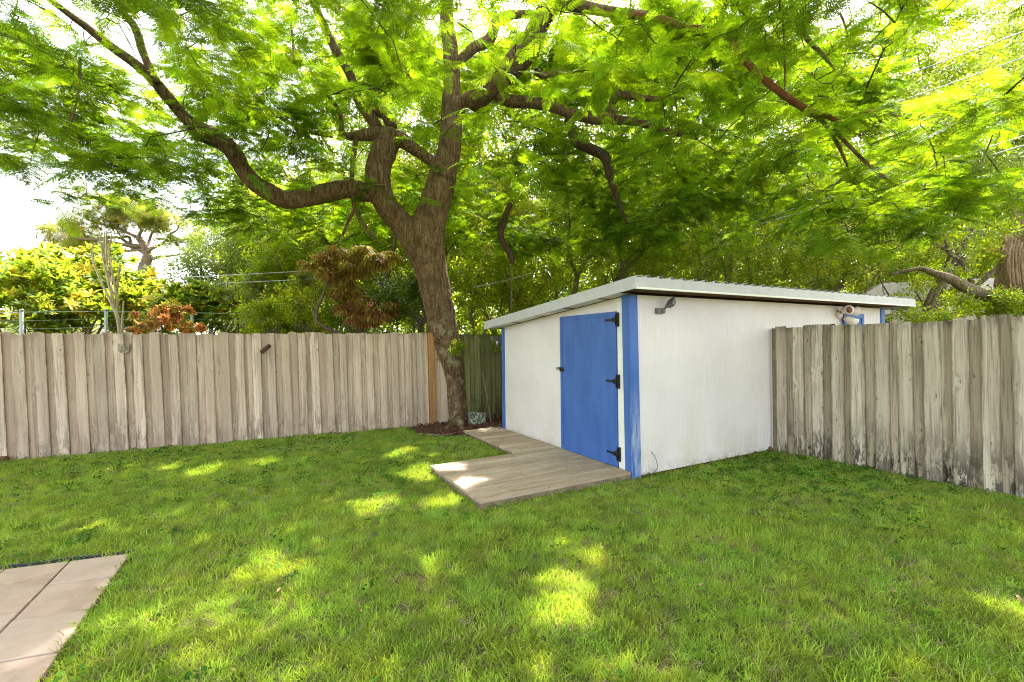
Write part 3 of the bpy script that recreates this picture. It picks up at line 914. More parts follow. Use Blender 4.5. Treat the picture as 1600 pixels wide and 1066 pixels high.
# deck under the sheet
mb = MB(); vs = [SM @ Vector((x, y, zr(y) + z)) for z in (.060, .075) for x, y in ((x0r, y0r), (x1r, y0r), (x1r, y1r), (x0r, y1r))]
mb.add(vs, [(3, 2, 1, 0), (4, 5, 6, 7)]); mb.build('roof_deck', M['soffit'], shed)
x = x0r + .02
me = None
for i in range(36):                                # soffit slats across the eave
    xa = x0r + .03 + i * .184
    if xa + .16 > x1r: break
    if me is None:
        q = MB(); q.box((0, 0, 0), (.166, .29, .016)); me = q.mesh('soffit_slat', M['soffit'])
    o = link('soffit_slat', me, None); o.parent = shed; o.matrix_parent_inverse = Matrix.Translation(shed.location).inverted()
    rotm = SM.to_3x3().to_4x4(); o.matrix_basis = Matrix.Translation(SM @ Vector((xa, y0r + .006, zr(y0r) + .026 + rnd.uniform(0, .006)))) @ rotm @ Matrix.Rotation(math.atan(slope), 4, 'X')
for yy in (.35, 1.1, 1.85, 2.6):                    # rafter tails on the door side
    mb = MB(); mb.box((x0r + .002, yy, zr(yy) + .002), (-.012, yy + .04, zr(yy) + .055), SM); mb.build('rafter_tail', M['soffit'], shed)
mb = MB()
vs = [SM @ Vector((x, y, zr(y) + .0045 if 0 else zr(y) + .01)) for x, y in ((x0r, -.0), (-.0, -.0), (0, y1r), (x0r, y1r))]
mb.add(vs, [(3, 2, 1, 0)]); mb.build('verge_soffit', M['trim_white'], shed)
# blue framed shutter high on the long wall
bx = 4.70
mb = MB(); mb.box((bx, -.02, 1.55), (bx + .62, -.002, 2.05), SM); win = mb.build('window', M['blue'], shed)
for lo_, hi_ in (((bx - .02, -.034, 2.0), (bx + .64, -.0205, 2.07)), ((bx + .57, -.034, 1.55), (bx + .64, -.0205, 1.999)), ((bx - .02, -.034, 1.55), (bx + .04, -.0205, 1.999))):
    mb = MB(); mb.box(lo_, hi_, SM); mb.build('window_trim', M['blue'], win)

# lamps on the shed wall
def wall_pt(px, py):                                # where the pixel's ray meets the long wall
    d = ray(px, py); o = Vector((0, 0, CAM_H)); nn = Vector((D1.y, -D1.x, 0)); t = (C0 - o).dot(nn) / d.dot(nn); return SM.inverted() @ (o + d * t)


q = wall_pt(1029, 486)
wl_ = empty('wall_light', SM @ Vector((q.x, 0, q.z)), 'small grey floodlight tilted up under the shed eave, beside the blue corner', 'wall lamp')
mb = MB(); mb.box((q.x - .065, -.055, q.z - .035), (q.x + .045, -.001, q.z + .03), SM); mb.box((q.x + .0, -.075, q.z - .025), (q.x + .04, -.056, q.z + .02), SM); mb.build('base', M['grey_lamp'], wl_)
mb = MB(); mb.tube([SM @ Vector((q.x + .03, -.065, q.z + .02)), SM @ Vector((q.x + .055, -.10, q.z + .06))], [.010, .010], 8, 1); mb.build('arm', M['grey_lamp'], wl_)
mb = MB(); hM = SM @ Matrix.Translation((q.x + .085, -.125, q.z + .085)) @ Euler((R(-30), R(-35), R(25))).to_matrix().to_4x4()
mb.add([hM @ Vector(p) for p in ((-.03, -.03, -.035), (.03, -.03, -.035), (.03, .03, -.035), (-.03, .03, -.035), (-.085, -.055, .03), (.085, -.055, .03), (.085, .055, .03), (-.085, .055, .03))],
       [(0, 3, 2, 1), (4, 5, 6, 7), (0, 1, 5, 4), (1, 2, 6, 5), (2, 3, 7, 6), (3, 0, 4, 7)]); mb.build('lamp_head', M['grey_lamp'], wl_)

q = wall_pt(1309, 490)
fl = empty('floodlight', SM @ Vector((q.x, 0, q.z)), 'cream twin-headed floodlight on the shed wall beside the blue shutter', 'wall lamp')
mb = MB(); mb.tube([SM @ Vector((q.x, -.001, q.z - .02)), SM @ Vector((q.x, -.05, q.z - .02))], [.07, .06], 16, 1); mb.build('base', M['cream_lamp'], fl)


def horn(dx, dz, dr, name='lamp_head'):
    c = Vector((q.x + dx, -.12, q.z + dz)); d = Vector(dr).normalized(); mb = MB()
    mb.tube([SM @ (c - d * .09), SM @ (c - d * .05), SM @ c, SM @ (c + d * .09)], [.03, .045, .06, .082], 16, 1); h = mb.build(name, M['cream_lamp'], fl)
    mb = MB(); mb.tube([SM @ (c + d * .088), SM @ (c + d * .094)], [.05, .05], 14, 1); mb.build('lamp_face', M['brick'], h)


horn(-.02, .04, (-.45, -.8, .05)); horn(.19, .03, (.9, -.45, .1)); horn(.12, -.12, (.6, -.5, -.5), 'sensor')
# cable at the foot of the corner
q = wall_pt(1012, 742)
mb = MB(); mb.tube([SM @ Vector((.1, -.03, .05)), SM @ Vector((.22, -.05, .04)), SM @ Vector((.34, -.05, .10)), SM @ Vector((.33, -.04, .22)), SM @ Vector((.29, -.012, .30))], [.004] * 5, 6, 4)
tag(mb.build('cable', M['cable']), 'thin grey cable looping out of the grass at the shed corner', 'cable')
# soil showing along the long wall
mb = MB(); vs = []
for i in range(41):
    x = .1 + i * .15; o = .06 + .05 * math.sin(i * 1.7) ** 2 + rnd.uniform(0, .03)
    vs += [SM @ Vector((x, -o, .002)), SM @ Vector((x, .0, .035))]
mb.add(vs, [(2 * i, 2 * i + 2, 2 * i + 3, 2 * i + 1) for i in range(40)]); mb.build('soil_strip', M['mulch'], kind='structure')

# ================================================================ DECK
DZ = .10
d0, dl, dr_, di, dw = gd(750, 783, DZ), gd(682, 727, DZ), gd(977, 741, DZ), gd(805, 707, DZ), gd(737, 674, DZ)
deck = empty('deck', (d0.x, d0.y, 0), 'low L-shaped weathered wooden deck in front of the blue door', 'deck')
def loc(p): return SM.inverted() @ p
ld, ll_, li, lw_ = loc(d0), loc(dl), loc(di), loc(dw)
xL = ld.x; yF = ld.y; yM = max(ll_.y, li.y) * .5 + min(ll_.y, li.y) * .5; xI = li.x; yB = S_DEP + .05
nb = 11; pw = (yM - yF) / nb
bd_me = {}


def deck_board(xa, xb, ya, wd):
    mb = MB(); L = xb - xa; jag = rnd.uniform(-.004, .006)
    e = .003
    vs = [(jag, 0, -.03), (L, 0, -.03), (L, wd, -.03), (jag, wd, -.03), (jag, 0, -e), (L, 0, -e), (L, wd, -e), (jag, wd, -e), (jag + e, e, 0), (L - e, e, 0), (L - e, wd - e, 0), (jag + e, wd - e, 0)]
    mb.add(vs, [(0, 3, 2, 1)] + [(4 * k + m, 4 * k + (m + 1) % 4, 4 * k + 4 + (m + 1) % 4, 4 * k + 4 + m) for k in range(2) for m in range(4)] + [(8, 9, 10, 11)])
    o = link('board', mb.mesh('board', M['deck'])); o.parent = deck; o.matrix_parent_inverse = Matrix.Translation(deck.location).inverted()
    o.matrix_basis = Matrix.Translation(SM @ Vector((xa, ya, DZ + rnd.uniform(-.002, .002)))) @ SM.to_3x3().to_4x4()


XW = -.035
for i in range(nb):
    deck_board(xL, XW, yF + i * pw + .005, pw - .011)
ya = yM; 
while ya + pw < yB + .1:
    deck_board(xI, XW, ya + .005, pw - .011); ya += pw
yB = ya
for a_, b_ in (((xL + .012, yF + .012), (XW, yF + .045)), ((xL + .012, yF + .046), (xL + .045, yM - .046)), ((xL + .012, yM - .045), (xI + .0, yM - .012)), ((xI + .012, yM - .011), (xI + .045, yB)), ((xI + .046, yB - .04), (XW, yB))):
    mb = MB(); mb.box((a_[0], a_[1], -.01), (b_[0], b_[1], DZ - .032), SM); mb.build('rim_joist', M['deck_edge'], deck)
mb = MB(); mb.box((xL + .06, yF + .06, .0), (XW, yM - .06, .02), SM); mb.build('deck_underlay', M['mulch'], deck)
mb = MB(); mb.box((xI + .06, yM - .058, .0), (XW, yB - .05, .02), SM); mb.build('deck_underlay', M['mulch'], deck)
DECKP = [SM @ Vector((a, b, 0)) for a, b in ((xL, yF), (0, yF), (0, yB), (xI, yB), (xI, yM), (xL, yM))]
SHEDP = [SM @ Vector((a, b, 0)) for a, b in ((-.01, -.03), (S_LEN, -.03), (S_LEN, S_DEP), (-.01, S_DEP))]

# ================================================================ SMALL THINGS ROUND THE TREE FOOT
p = gd(745, 668)
mb = MB(); Mx = Matrix.Translation((p.x, p.y, .02)) @ Euler((R(-38), R(6), R(12))).to_matrix().to_4x4()
blk = empty('concrete_block', (p.x, p.y, .0), 'mossy flaked concrete slab leaning in the mulch right of the trunk', 'concrete block')
mb.box((-.15, 0, 0), (.17, .05, .30), Mx); mb.build('slab', M['block'], blk)
mb = MB()
for lo_, hi_ in (((-.16, -.008, .0), (-.13, .058, .31)), ((.15, -.008, 0), (.18, .058, .31)), ((-.129, -.008, .285), (.149, .058, .31))): mb.box(lo_, hi_, Mx)
mb.build('rim', M['grey_lamp'], blk)
mb = MB(); a = gd(768, 664, .04); b = at(754, 582, a.y + .12)
mb.tube([a, a.lerp(b, .5) + Vector((.01, 0, 0)), b], [.014, .013, .012], 8, 2, .1)
tag(mb.build('wooden_stick', M['bark_grey']), 'thin grey stick leaning on the mossy fence behind the tree', 'stick')
for i, (pp, lab) in enumerate(((((650, 677), (692, 680), (735, 672), (785, 668)), 'long thin root running across the mulch towards the shed'),
                               (((756, 661), (768, 669), (784, 671)), 'short bare twig lying between the slab and the shed'),
                               (((722, 682), (745, 676), (765, 667), (784, 664)), 'curved bare twig lying on the mulch in front of the slab'))):
    mb = MB(); mb.tube([gd(x, y, .05 + .02 * (k % 2)) for k, (x, y) in enumerate(pp)], [.012] * len(pp), 6, 3, .15)
    tag(mb.build('fallen_twig', M['bark_grey']), lab, 'twig')
# lantern and dark box under the low eave of the shed
q = at(776, 530, 8.7)
ln = empty('wall_lantern', q, 'small dark box with a hanging clear lantern beneath the low eave', 'lantern')
mb = MB(); Mx = Matrix.Translation(q) @ Matrix.Rotation(R(28), 4, 'Z'); mb.box((-.10, -.05, -.015), (.10, .05, .05), Mx); mb.build('cap', M['grey_lamp'], ln)
mb = MB(); mb.tube([q + Vector((.02, 0, -.015)), q + Vector((.02, 0, -.06)), q + Vector((.02, 0, -.16))], [.035, .045, .03], 10, 1); mb.build('lantern_body', M['steel'], ln)
# rusty pipe stub and a nailed scrap on the left fence
def fence_pt(px, py, off=.035):
    d = ray(px, py); o = Vector((0, 0, CAM_H)); nn = Vector((FD.y, -FD.x, 0)); t = (FA + nn * off - o).dot(nn) / d.dot(nn); return o + d * t


a, b = fence_pt(409, 550, .16), fence_pt(421, 540, .03)
pst = MB(); pst.tube([b, a.lerp(b, .4), a], [.03, .034, .036], 12, 1, .04); pst = pst.build('pipe_stub', M['rust']); tag(pst, 'short rusty dark pipe stub sticking out of the left fence', 'pipe')
nn = Vector((FD.y, -FD.x, 0))
a = fence_pt(193, 545, .055); mb = MB(); Mx = Matrix.Translation(a) @ Matrix.Rotation(math.atan2(FD.y, FD.x), 4, 'Z') @ Matrix.Rotation(R(3), 4, 'Y')
mb.prism([(-.07, .075), (.075, .08), (.07, -.03), (.04, -.06), (-.03, -.065), (-.07, -.03)], .014, Mx)
tag(mb.build('board_scrap', M['board_right']), 'small cracked scrap of wood nailed near the top of the left fence', 'wood scrap')
# broken brick bits where the right fence meets the shed
for i, (px, py, a, lab) in enumerate(((1203, 706, .5, 'left one of two broken bricks where shed meets fence'), (1215, 707, -.3, 'right one of two broken bricks where shed meets fence'))):
    p = gd(px, py); mb = MB(); Mx = Matrix.Translation((p.x, p.y - .03, .03)) @ Euler((R(15), R(45 - 60 * i), a)).to_matrix().to_4x4()
    mb.prism([(-.06, -.02), (-.05, .028), (.02, .035), (.065, .02), (.05, -.03), (0, -.035)], .05, Mx)
    tag(mb.build('broken_brick', M['brick']), lab, 'brick')
# a cut log stub at the far left foot of the fence
p = fence_pt(8, 716, .1); mb = MB(); mb.tube([(p.x - .2, p.y - .08, .04), (p.x + .03, p.y, .04)], [.05, .055], 12, 3, .08)
tag(mb.build('log_end', M['brick']), 'rusty orange-brown log end at the foot of the left fence', 'log')

# ================================================================ THE POINCIANA
tree = empty('poinciana_tree', TB, 'large spreading poinciana with leaning forked trunk and feathery canopy', 'tree')
NODES = []                                            # points twigs may grow from
SEGPX = []


def limb(path, name='branch', seg=10, mat='bark', mb=None, nodes=True, flute=.05, res=4, rough=.03):
    """path: (px, py, Y, radius in photograph pixels)"""
    pts = [at(x, y, Y) for x, y, Y, r in path]; rad = [r * Y / 711 for x, y, Y, r in path]
    own = mb is None; mb = mb or MB()
    mb.tube(pts, rad, seg, res, rough, len(NODES) + 1, flute)
    for a, b, p0, p1 in zip(pts[:-1], pts[1:], path[:-1], path[1:]):
        for t in (0, .33, .66):
            if nodes: NODES.append(a.lerp(b, t))
            SEGPX.append((p0[0] * (1 - t) + p1[0] * t, p0[1] * (1 - t) + p1[1] * t, p0[2] * (1 - t) + p1[2] * t, p0[3]))
    if nodes: NODES.append(pts[-1])
    if own: return mb.build(name, M[mat], tree)


tY = TB.y
tk = MB()
limb([(716, 690, tY, 25), (715, 662, tY, 21), (711, 630, tY - .02, 18.5), (707, 590, tY - .05, 19), (698, 540, tY - .15, 21), (690, 500, tY - .25, 22.5), (680, 455, tY - .35, 24), (672, 415, tY - .4, 25), (667, 380, tY - .45, 27), (672, 345, tY - .45, 25),
      (686, 300, tY - .5, 23), (694, 265, tY - .5, 20), (702, 235, tY - .5, 18), (706, 190, tY - .5, 17), (707, 150, tY - .5, 16)], mb=tk, seg=20, nodes=False, flute=.06)
limb([(672, 430, tY - .4, 18), (655, 390, tY - .45, 22), (630, 352, tY - .5, 19), (606, 325, tY - .55, 18), (592, 295, tY - .6, 19), (590, 265, tY - .6, 19.5), (599, 238, tY - .6, 20), (611, 214, tY - .6, 16), (616, 203, tY - .6, 9)], mb=tk, seg=16, nodes=False)
limb([(596, 300, tY - .6, 12), (575, 302, tY - .65, 15), (545, 296, tY - .75, 14.5), (515, 301, tY - .85, 15), (480, 309, tY - .95, 14), (448, 313, tY - 1.05, 13.5), (425, 303, tY - 1.15, 14)], mb=tk, seg=14, nodes=False)
limb([(425, 303, tY - 1.15, 14), (400, 288, tY - 1.25, 13), (380, 266, tY - 1.35, 12), (366, 240, tY - 1.45, 13), (348, 222, tY - 1.55, 13), (325, 211, tY - 1.65, 15), (308, 201, tY - 1.75, 14), (300, 194, tY - 1.8, 8)], mb=tk, seg=14, nodes=False)
limb([(706, 175, tY - .5, 16), (725, 165, tY - .6, 15), (752, 148, tY - .8, 17), (785, 118, tY - 1.0, 17), (812, 92, tY - 1.15, 19), (832, 62, tY - 1.3, 18), (848, 28, tY - 1.45, 16), (872, -5, tY - 1.6, 15)], mb=tk, seg=14, nodes=False)
limb([(706, 175, tY - .5, 15), (706, 120, tY - .5, 13), (703, 70, tY - .55, 12), (697, 20, tY - .6, 11), (700, -40, tY - .7, 9)], mb=tk, seg=12, nodes=False)
limb([(612, 212, tY - .6, 14), (592, 209, tY - .65, 11), (565, 212, tY - .7, 9), (545, 213, tY - .8, 6), (528, 210, tY - .88, 4)], mb=tk, seg=12, nodes=False)
limb([(620, 212, tY - .6, 12), (636, 225, tY - .6, 11), (655, 238, tY - .55, 9), (675, 252, tY - .55, 9), (690, 258, tY - .5, 8)], mb=tk, seg=12, nodes=False)
limb([(325, 212, tY - 1.68, 12), (312, 213, tY - 1.78, 9), (303, 216, tY - 1.85, 5)], mb=tk, seg=12, nodes=False)
for a, b in (((716, 666), (682, 680)), ((718, 668), (727, 680)), ((722, 662), (744, 668)), ((708, 662), (684, 667))):   # roots flaring at the foot
    A_, B_ = gd(*a), gd(*b); tk.tube([A_ + Vector((0, 0, .14)), A_.lerp(B_, .45) + Vector((0, 0, .06)), B_ + Vector((0, 0, -.01))], [.10, .05, .015], 10, 4, .05, 3)
trunk = tk.build('trunk', M['bark'], tree)
rm = trunk.modifiers.new('remesh', 'REMESH'); rm.mode = 'VOXEL'; rm.voxel_size = .022; rm.use_smooth_shade = True
sm = trunk.modifiers.new('smooth', 'SMOOTH'); sm.factor = .5; sm.iterations = 4
tx = bpy.data.textures.new('bark_relief', 'CLOUDS'); tx.noise_scale = .10; tx.noise_depth = 4
dm = trunk.modifiers.new('relief', 'DISPLACE'); dm.texture = tx; dm.strength = .024; dm.mid_level = .5

limb([(303, 196, tY - 1.8, 11), (285, 180, tY - 1.9, 8), (262, 152, tY - 2.1, 9), (235, 120, tY - 2.3, 8), (205, 95, tY - 2.5, 7.5), (170, 70, tY - 2.7, 7), (135, 42, tY - 2.9, 6), (105, 20, tY - 3.1, 5), (60, -15, tY - 3.3, 4)])
limb([(245, 130, tY - 2.3, 6), (225, 85, tY - 2.4, 6), (212, 45, tY - 2.5, 6), (190, 15, tY - 2.6, 5), (165, -30, tY - 2.7, 4)])
limb([(205, 20, tY - 2.5, 5), (235, -5, tY - 2.6, 5), (270, -30, tY - 2.8, 4)])
limb([(590, 200, tY - .6, 9), (577, 180, tY - .65, 9), (562, 160, tY - .75, 8), (556, 140, tY - .85, 7), (545, 112, tY - 1, 7), (523, 75, tY - 1.2, 7), (502, 30, tY - 1.4, 6), (478, -20, tY - 1.6, 5)])
limb([(612, 200, tY - .6, 9), (604, 180, tY - .55, 10), (580, 170, tY - .5, 8), (562, 168, tY - .4, 7)])
limb([(548, 213, tY - .8, 6), (535, 208, tY - .9, 5), (533, 185, tY - 1, 4), (525, 165, tY - 1.1, 3.5), (505, 140, tY - 1.3, 3)])
limb([(520, 212, tY - .9, 4), (480, 205, tY - 1.1, 3.5), (440, 185, tY - 1.3, 3), (400, 160, tY - 1.5, 2.5)])
limb([(557, 213, tY - .8, 4), (552, 245, tY - .8, 4), (550, 270, tY - .85, 3.5), (552, 305, tY - .8, 3.5), (556, 330, tY - .8, 3), (575, 360, tY - .8, 2.5), (588, 372, tY - .8, 2)])
limb([(555, 325, tY - .8, 3), (545, 345, tY - .8, 2.5), (535, 368, tY - .8, 2)])
limb([(775, 150, tY - .8, 9), (800, 158, tY - .7, 9.5), (828, 160, tY - .6, 9), (860, 166, tY - .5, 8), (900, 180, tY - .4, 8), (935, 187, tY - .3, 8), (960, 188, tY - .2, 7), (1000, 192, tY, 6), (1040, 205, tY + .2, 5), (1090, 215, tY + .3, 4)])
limb([(953, 186, tY - .3, 8), (957, 165, tY - .4, 6.5), (962, 150, tY - .5, 6), (985, 150, tY - .6, 6), (1030, 155, tY - .8, 4), (1075, 152, tY - 1, 1.5)])
limb([(958, 160, tY - .4, 6), (975, 125, tY - .5, 5), (990, 95, tY - .6, 4.5), (1010, 60, tY - .8, 4)])
limb([(888, 185, tY - .4, 7), (895, 205, tY - .4, 8), (900, 222, tY - .4, 7.5), (925, 234, tY - .4, 8), (945, 245, tY - .4, 8), (951, 268, tY - .4, 6), (958, 295, tY - .4, 5), (968, 320, tY - .4, 3.5), (980, 350, tY - .4, 1.2)], mat='bark_dark')
limb([(798, 318, tY + .3, 4), (789, 340, tY + .3, 5), (782, 368, tY + .3, 5), (790, 385, tY + .3, 5), (799, 402, tY + .3, 5), (800, 412, tY + .3, 3)], mat='bark_dark', nodes=False)
limb([(800, 400, tY + .3, 1.3), (799, 470, tY + .35, 1.2), (801, 520, tY + .4, 1)], mat='bark_grey', nodes=False, seg=6)
limb([(868, 0, tY - 1.55, 13), (900, 8, tY - 1.7, 10), (940, 16, tY - 1.9, 8), (985, 22, tY - 2.1, 7), (1030, 26, tY - 2.4, 6)])
limb([(985, 22, tY - 2.1, 6), (1040, 32, tY - 2.6, 5.5), (1075, 44, tY - 2.9, 5.5), (1115, 47, tY - 3.1, 5.5), (1142, 62, tY - 3.2, 5.5), (1158, 88, tY - 3.4, 5.5), (1190, 120, tY - 3.6, 5.5), (1222, 146, tY - 3.8, 5.5), (1262, 172, tY - 3.9, 5), (1300, 185, tY - 4, 3.5), (1345, 212, tY - 4.1, 1.5)], mat='bark_red', flute=.02)
limb([(1262, 172, tY - 3.9, 5), (1290, 195, tY - 3.9, 3), (1312, 232, tY - 4, 2.5), (1325, 262, tY - 4, 1.2)])
limb([(1330, 180, tY - 4, 3.5), (1370, 175, tY - 4.1, 3), (1430, 190, tY - 4.2, 2.8), (1500, 200, tY - 4.3, 2.5)], mat='bark_red')
limb([(1300, 200, tY - 4, 3), (1360, 260, tY - 4.1, 2.6), (1430, 310, tY - 4.2, 2.2), (1500, 330, tY - 4.3, 2)])
limb([(870, -10, tY - 1.6, 12), (890, -60, tY - 2.2, 10), (900, -160, tY - 3, 8), (880, -300, tY - 4, 6)])
limb([(700, -30, tY - .7, 9), (680, -140, tY - 1.6, 8), (640, -280, tY - 2.6, 6), (600, -450, tY - 3.6, 5)])
limb([(715, 100, tY - .5, 7), (740, 75, tY - .3, 8), (765, 62, tY - .1, 9), (780, 30, tY, 8), (820, 22, tY + .2, 6), (860, 25, tY + .4, 5)])
limb([(836, 110, tY - 1.1, 6), (850, 118, tY - 1, 5), (885, 112, tY - 1, 3.5), (925, 132, tY - 1, 1.2)])
limb([(1235, 0, tY - 3.5, 3), (1250, 35, tY - 3.5, 4), (1262, 62, tY - 3.5, 4), (1285, 85, tY - 3.5, 3), (1305, 110, tY - 3.5, 1.2)])
for x0, y0, Y0, x1, y1 in ((452, 20, 6.6, 458, 115), (125, 90, 5.6, 118, 170), (118, 165, 5.6, 90, 240), (1219, -10, 5.4, 1226, 140), (1312, 20, 5.4, 1326, 70)):   # hanging twigs
    limb([(x0, y0, Y0, 2), ((x0 + x1) / 2 + 3, (y0 + y1) / 2, Y0, 1.8), (x1, y1, Y0, 1.2)], seg=6, nodes=False)

# canopy clusters
bx_ = [-400, 0, 50, 95, 200, 260, 300, 345, 420, 500, 560, 640, 700, 760, 830, 900, 1000, 1100, 1180, 1250, 1300, 1400, 1470, 1600, 2000]
by_ = [300, 272, 285, 335, 335, 335, 345, 372, 385, 372, 395, 350, 360, 430, 415, 400, 430, 405, 395, 375, 405, 410, 365, 345, 345]
cl = []
N = 3900
cen = np.array((-.6, 7.4)); RX, RY = 9.6, 8.2
while len(cl) < N:
    a = rng.uniform(0, 2 * math.pi); q = math.sqrt(rng.uniform(0, 1)); x = cen[0] + RX * q * math.cos(a); y = cen[1] + RY * q * math.sin(a)
    zl = 4.15 - 1.15 * q ** 3 + .5 * math.sin(x * 1.1 + 1) * math.sin(y * .9)
    top = 4.6 + 4.9 * math.sqrt(max(0, 1 - q * q))
    lay = rng.beta(1, 1.35)
    z = zl + (top - zl) * lay
    if z < 3.5 and y < 5 and abs(x) < 6: continue
    cl.append((x, y, z))


def blob(px, py, Y, rx, rz, ry, n):
    c = at(px, py, Y)
    for _ in range(n):
        v = rng.normal(size=3); v /= np.linalg.norm(v); v *= rng.uniform(0, 1) ** .4
        cl.append((c.x + v[0] * rx, c.y + v[1] * ry, c.z + v[2] * rz))


blob(1330, 310, 5.1, .55, .55, .4, 13); blob(1290, 215, 5.4, .6, .4, .4, 14); blob(1440, 190, 4.8, .55, .22, .5, 13); blob(1490, 250, 4.6, .45, .35, .4, 14)
blob(1420, 330, 4.7, .4, .2, .4, 8); blob(1540, 170, 4.3, .25, .12, .3, 4); blob(1500, 310, 4.5, .35, .12, .3, 5); blob(1380, 130, 5, .6, .25, .5, 7)
blob(620, 320, 10.2, 1.6, .7, .5, 26); blob(480, 335, 9.6, 1.2, .5, .5, 24); blob(360, 335, 8.6, .9, .35, .5, 14); blob(830, 360, 10.3, 1.2, .8, .5, 40); blob(960, 340, 10.6, 1.3, .7, .5, 30)
blob(760, 270, 10.8, 1.4, 1.0, .5, 30); blob(1120, 300, 9.0, 1.3, .9, .8, 40); blob(200, 250, 7.6, 1.3, .6, .6, 36); blob(80, 190, 6.9, .9, .6, .5, 26); blob(180, 330, 8.0, .7, .12, .3, 8); blob(30, 255, 6.6, .35, .1, .3, 5)
blob(560, 120, 11.5, 2.2, 1.6, .7, 60); blob(760, 120, 11.5, 2.2, 1.6, .7, 70); blob(960, 120, 11.5, 2.2, 1.7, .7, 80); blob(1150, 120, 10.5, 1.8, 1.5, .7, 70); blob(380, 150, 10.5, 1.8, 1.3, .7, 50); blob(1000, 60, 8.5, 1.4, .8, .6, 30); blob(1330, 90, 8.5, 1.6, .9, .6, 40); blob(880, 250, 10.2, 1.6, .8, .5, 36)
blob(60, 90, 6.5, 1.2, .6, .6, 26); blob(350, 160, 7.2, 1.3, .6, .6, 28); blob(560, 90, 6.6, .9, .5, .5, 20); blob(500, 180, 7.2, .7, .4, .4, 14)
def wb(x, y, z, rx, ry, rz, n):
    for _ in range(n):
        v = rng.normal(size=3); v /= np.linalg.norm(v); v *= rng.uniform(0, 1) ** .4; cl.append((x + v[0] * rx, y + v[1] * ry, z + v[2] * rz))


wb(1.3, 6.9, 5.3, .9, .7, .4, 34); wb(-.4, 8.9, 7.4, 1.2, .8, .5, 46); wb(1.6, 9.0, 7.3, 1.3, .9, .6, 56); wb(3.2, 8.6, 7.2, 1.3, .9, .6, 50); wb(5.2, 6.8, 5.6, 1.2, .8, .5, 50)
wb(-2.4, 8.0, 6.6, 1.2, .8, .4, 40); wb(4.6, 8.4, 7.0, 1.4, .9, .6, 46); wb(2.2, 11.5, 8.6, 1.8, 1, .8, 60); wb(0, 11.5, 8.6, 1.8, 1, .8, 50)
cl = np.array(cl)
px, py, dep = proj(cl)
keep = ~((dep > 0) & (py > np.interp(px, bx_, by_) - 12))
for poly in ([(1375, 135), (1455, 45), (1640, -30), (1640, 128), (1500, 150), (1440, 160)], [(1480, 232), (1640, 195), (1640, 272), (1500, 285)]):   # the wires run clear here
    keep &= ~((dep > 0) & (dep < 9.5) & in_poly(px, py, poly))
# the sky window at the left
keep &= ~((dep > 0) & (px < 88) & (py > 286 - px * .2)) | (px < -60)
keep &= np.linalg.norm(cl - np.array((0, 0, CAM_H)), axis=1) > 3.0
SEG = np.array(SEGPX)
for i in np.nonzero(keep)[0]:
    if dep[i] <= 0 or py[i] < -60: continue
    m = (SEG[:, 2] > dep[i] - .2) & (SEG[:, 3] > 5.4)
    if not m.any(): continue
    dd = np.hypot(SEG[m, 0] - px[i], SEG[m, 1] - py[i])
    if dd.min() < 30 and rng.random() < .75: keep[i] = False
cl = cl[keep]
# twigs: each cluster joins the nearest wood
nodes = np.array([tuple(v) for v in NODES])
d0_ = np.array([np.min(np.linalg.norm(nodes - c, axis=1)) for c in cl]); order = np.argsort(d0_)
cap = len(nodes); nodes = np.vstack([nodes, np.zeros((len(cl) * 4, 3))])
tw = MB()
for i in order:
    c = cl[i]; dd = np.linalg.norm(nodes[:cap] - c, axis=1); j = int(np.argmin(dd)); a = Vector(nodes[j]); b = Vector(c); L = float(dd[j])
    if L < .05: continue
    pts = [a]
    for t in (.35, .7):
        p = a.lerp(b, t) + Vector((rng.normal() * .06 * L, rng.normal() * .06 * L, .10 * L * math.sin(math.pi * t) + rng.normal() * .04 * L)); pts.append(p)
    pts.append(b); r0 = min(.02, .0045 + .006 * L)
    tw.tube(pts, [r0, r0 * .8, r0 * .6, .0035], 4, 1)
    for p in pts[1:]:
        nodes[cap] = p; cap += 1
tw.build('twigs', M['bark_dark'], tree, kind='stuff')
# fronds at every cluster
P, E, Sc = [], [], []
for c in cl:
    k = int(rng.integers(5, 9)); a0 = rng.uniform(0, 6.28); tilt = rng.normal(0, .18, 2)
    for j in range(k):
        a = a0 + j * 2.4 + rng.normal(0, .2); pit = rng.normal(.02, .22) + tilt[0] * math.cos(a) + tilt[1] * math.sin(a)
        P.append(c + rng.normal(0, .05, 3)); E.append((rng.normal(0, .25), pit, a)); Sc.append(rng.uniform(.30, .50))
P = np.array(P); E = np.array(E); Sc = np.array(Sc)
mid = P + np.stack([np.cos(E[:, 2]), np.sin(E[:, 2]), -np.sin(E[:, 1])], 1) * (Sc * .5)[:, None]
ok = ~lit_gap(mid)
mx, my, md = proj(mid)
ok &= ~((md > 0) & (my > np.interp(mx, bx_, by_) + 14))
SB = SEG[SEG[:, 3] > 5.4]
for i in np.nonzero(ok & (md > 0) & (my > -30) & (mx > -30) & (mx < 1630))[0]:     # the big limbs stay mostly bare
    m = SB[:, 2] > md[i] - .1
    if m.any() and (np.hypot(SB[m, 0] - mx[i], SB[m, 1] - my[i]) - SB[m, 3]).min() < 12 and rng.random() < .42: ok[i] = False
P, E, Sc, mid = P[ok], E[ok], Sc[ok], mid[ok]
mx, my, md = proj(mid)
vis = (md > .5) & (mx > -20) & (mx < 1620) & (my > -15)
size = np.where(vis, Sc / np.maximum(md, .1), 0)
big = np.argsort(-size)[:300]
for i in big:
    o = link('frond', NEAR[int(rng.integers(5))]); o.parent = tree; o.matrix_parent_inverse = Matrix.Translation(tree.location).inverted()
    o.location = P[i]; o.rotation_euler = tuple(E[i]); o.scale = (Sc[i],) * 3
rest = np.ones(len(P), bool); rest[big] = False
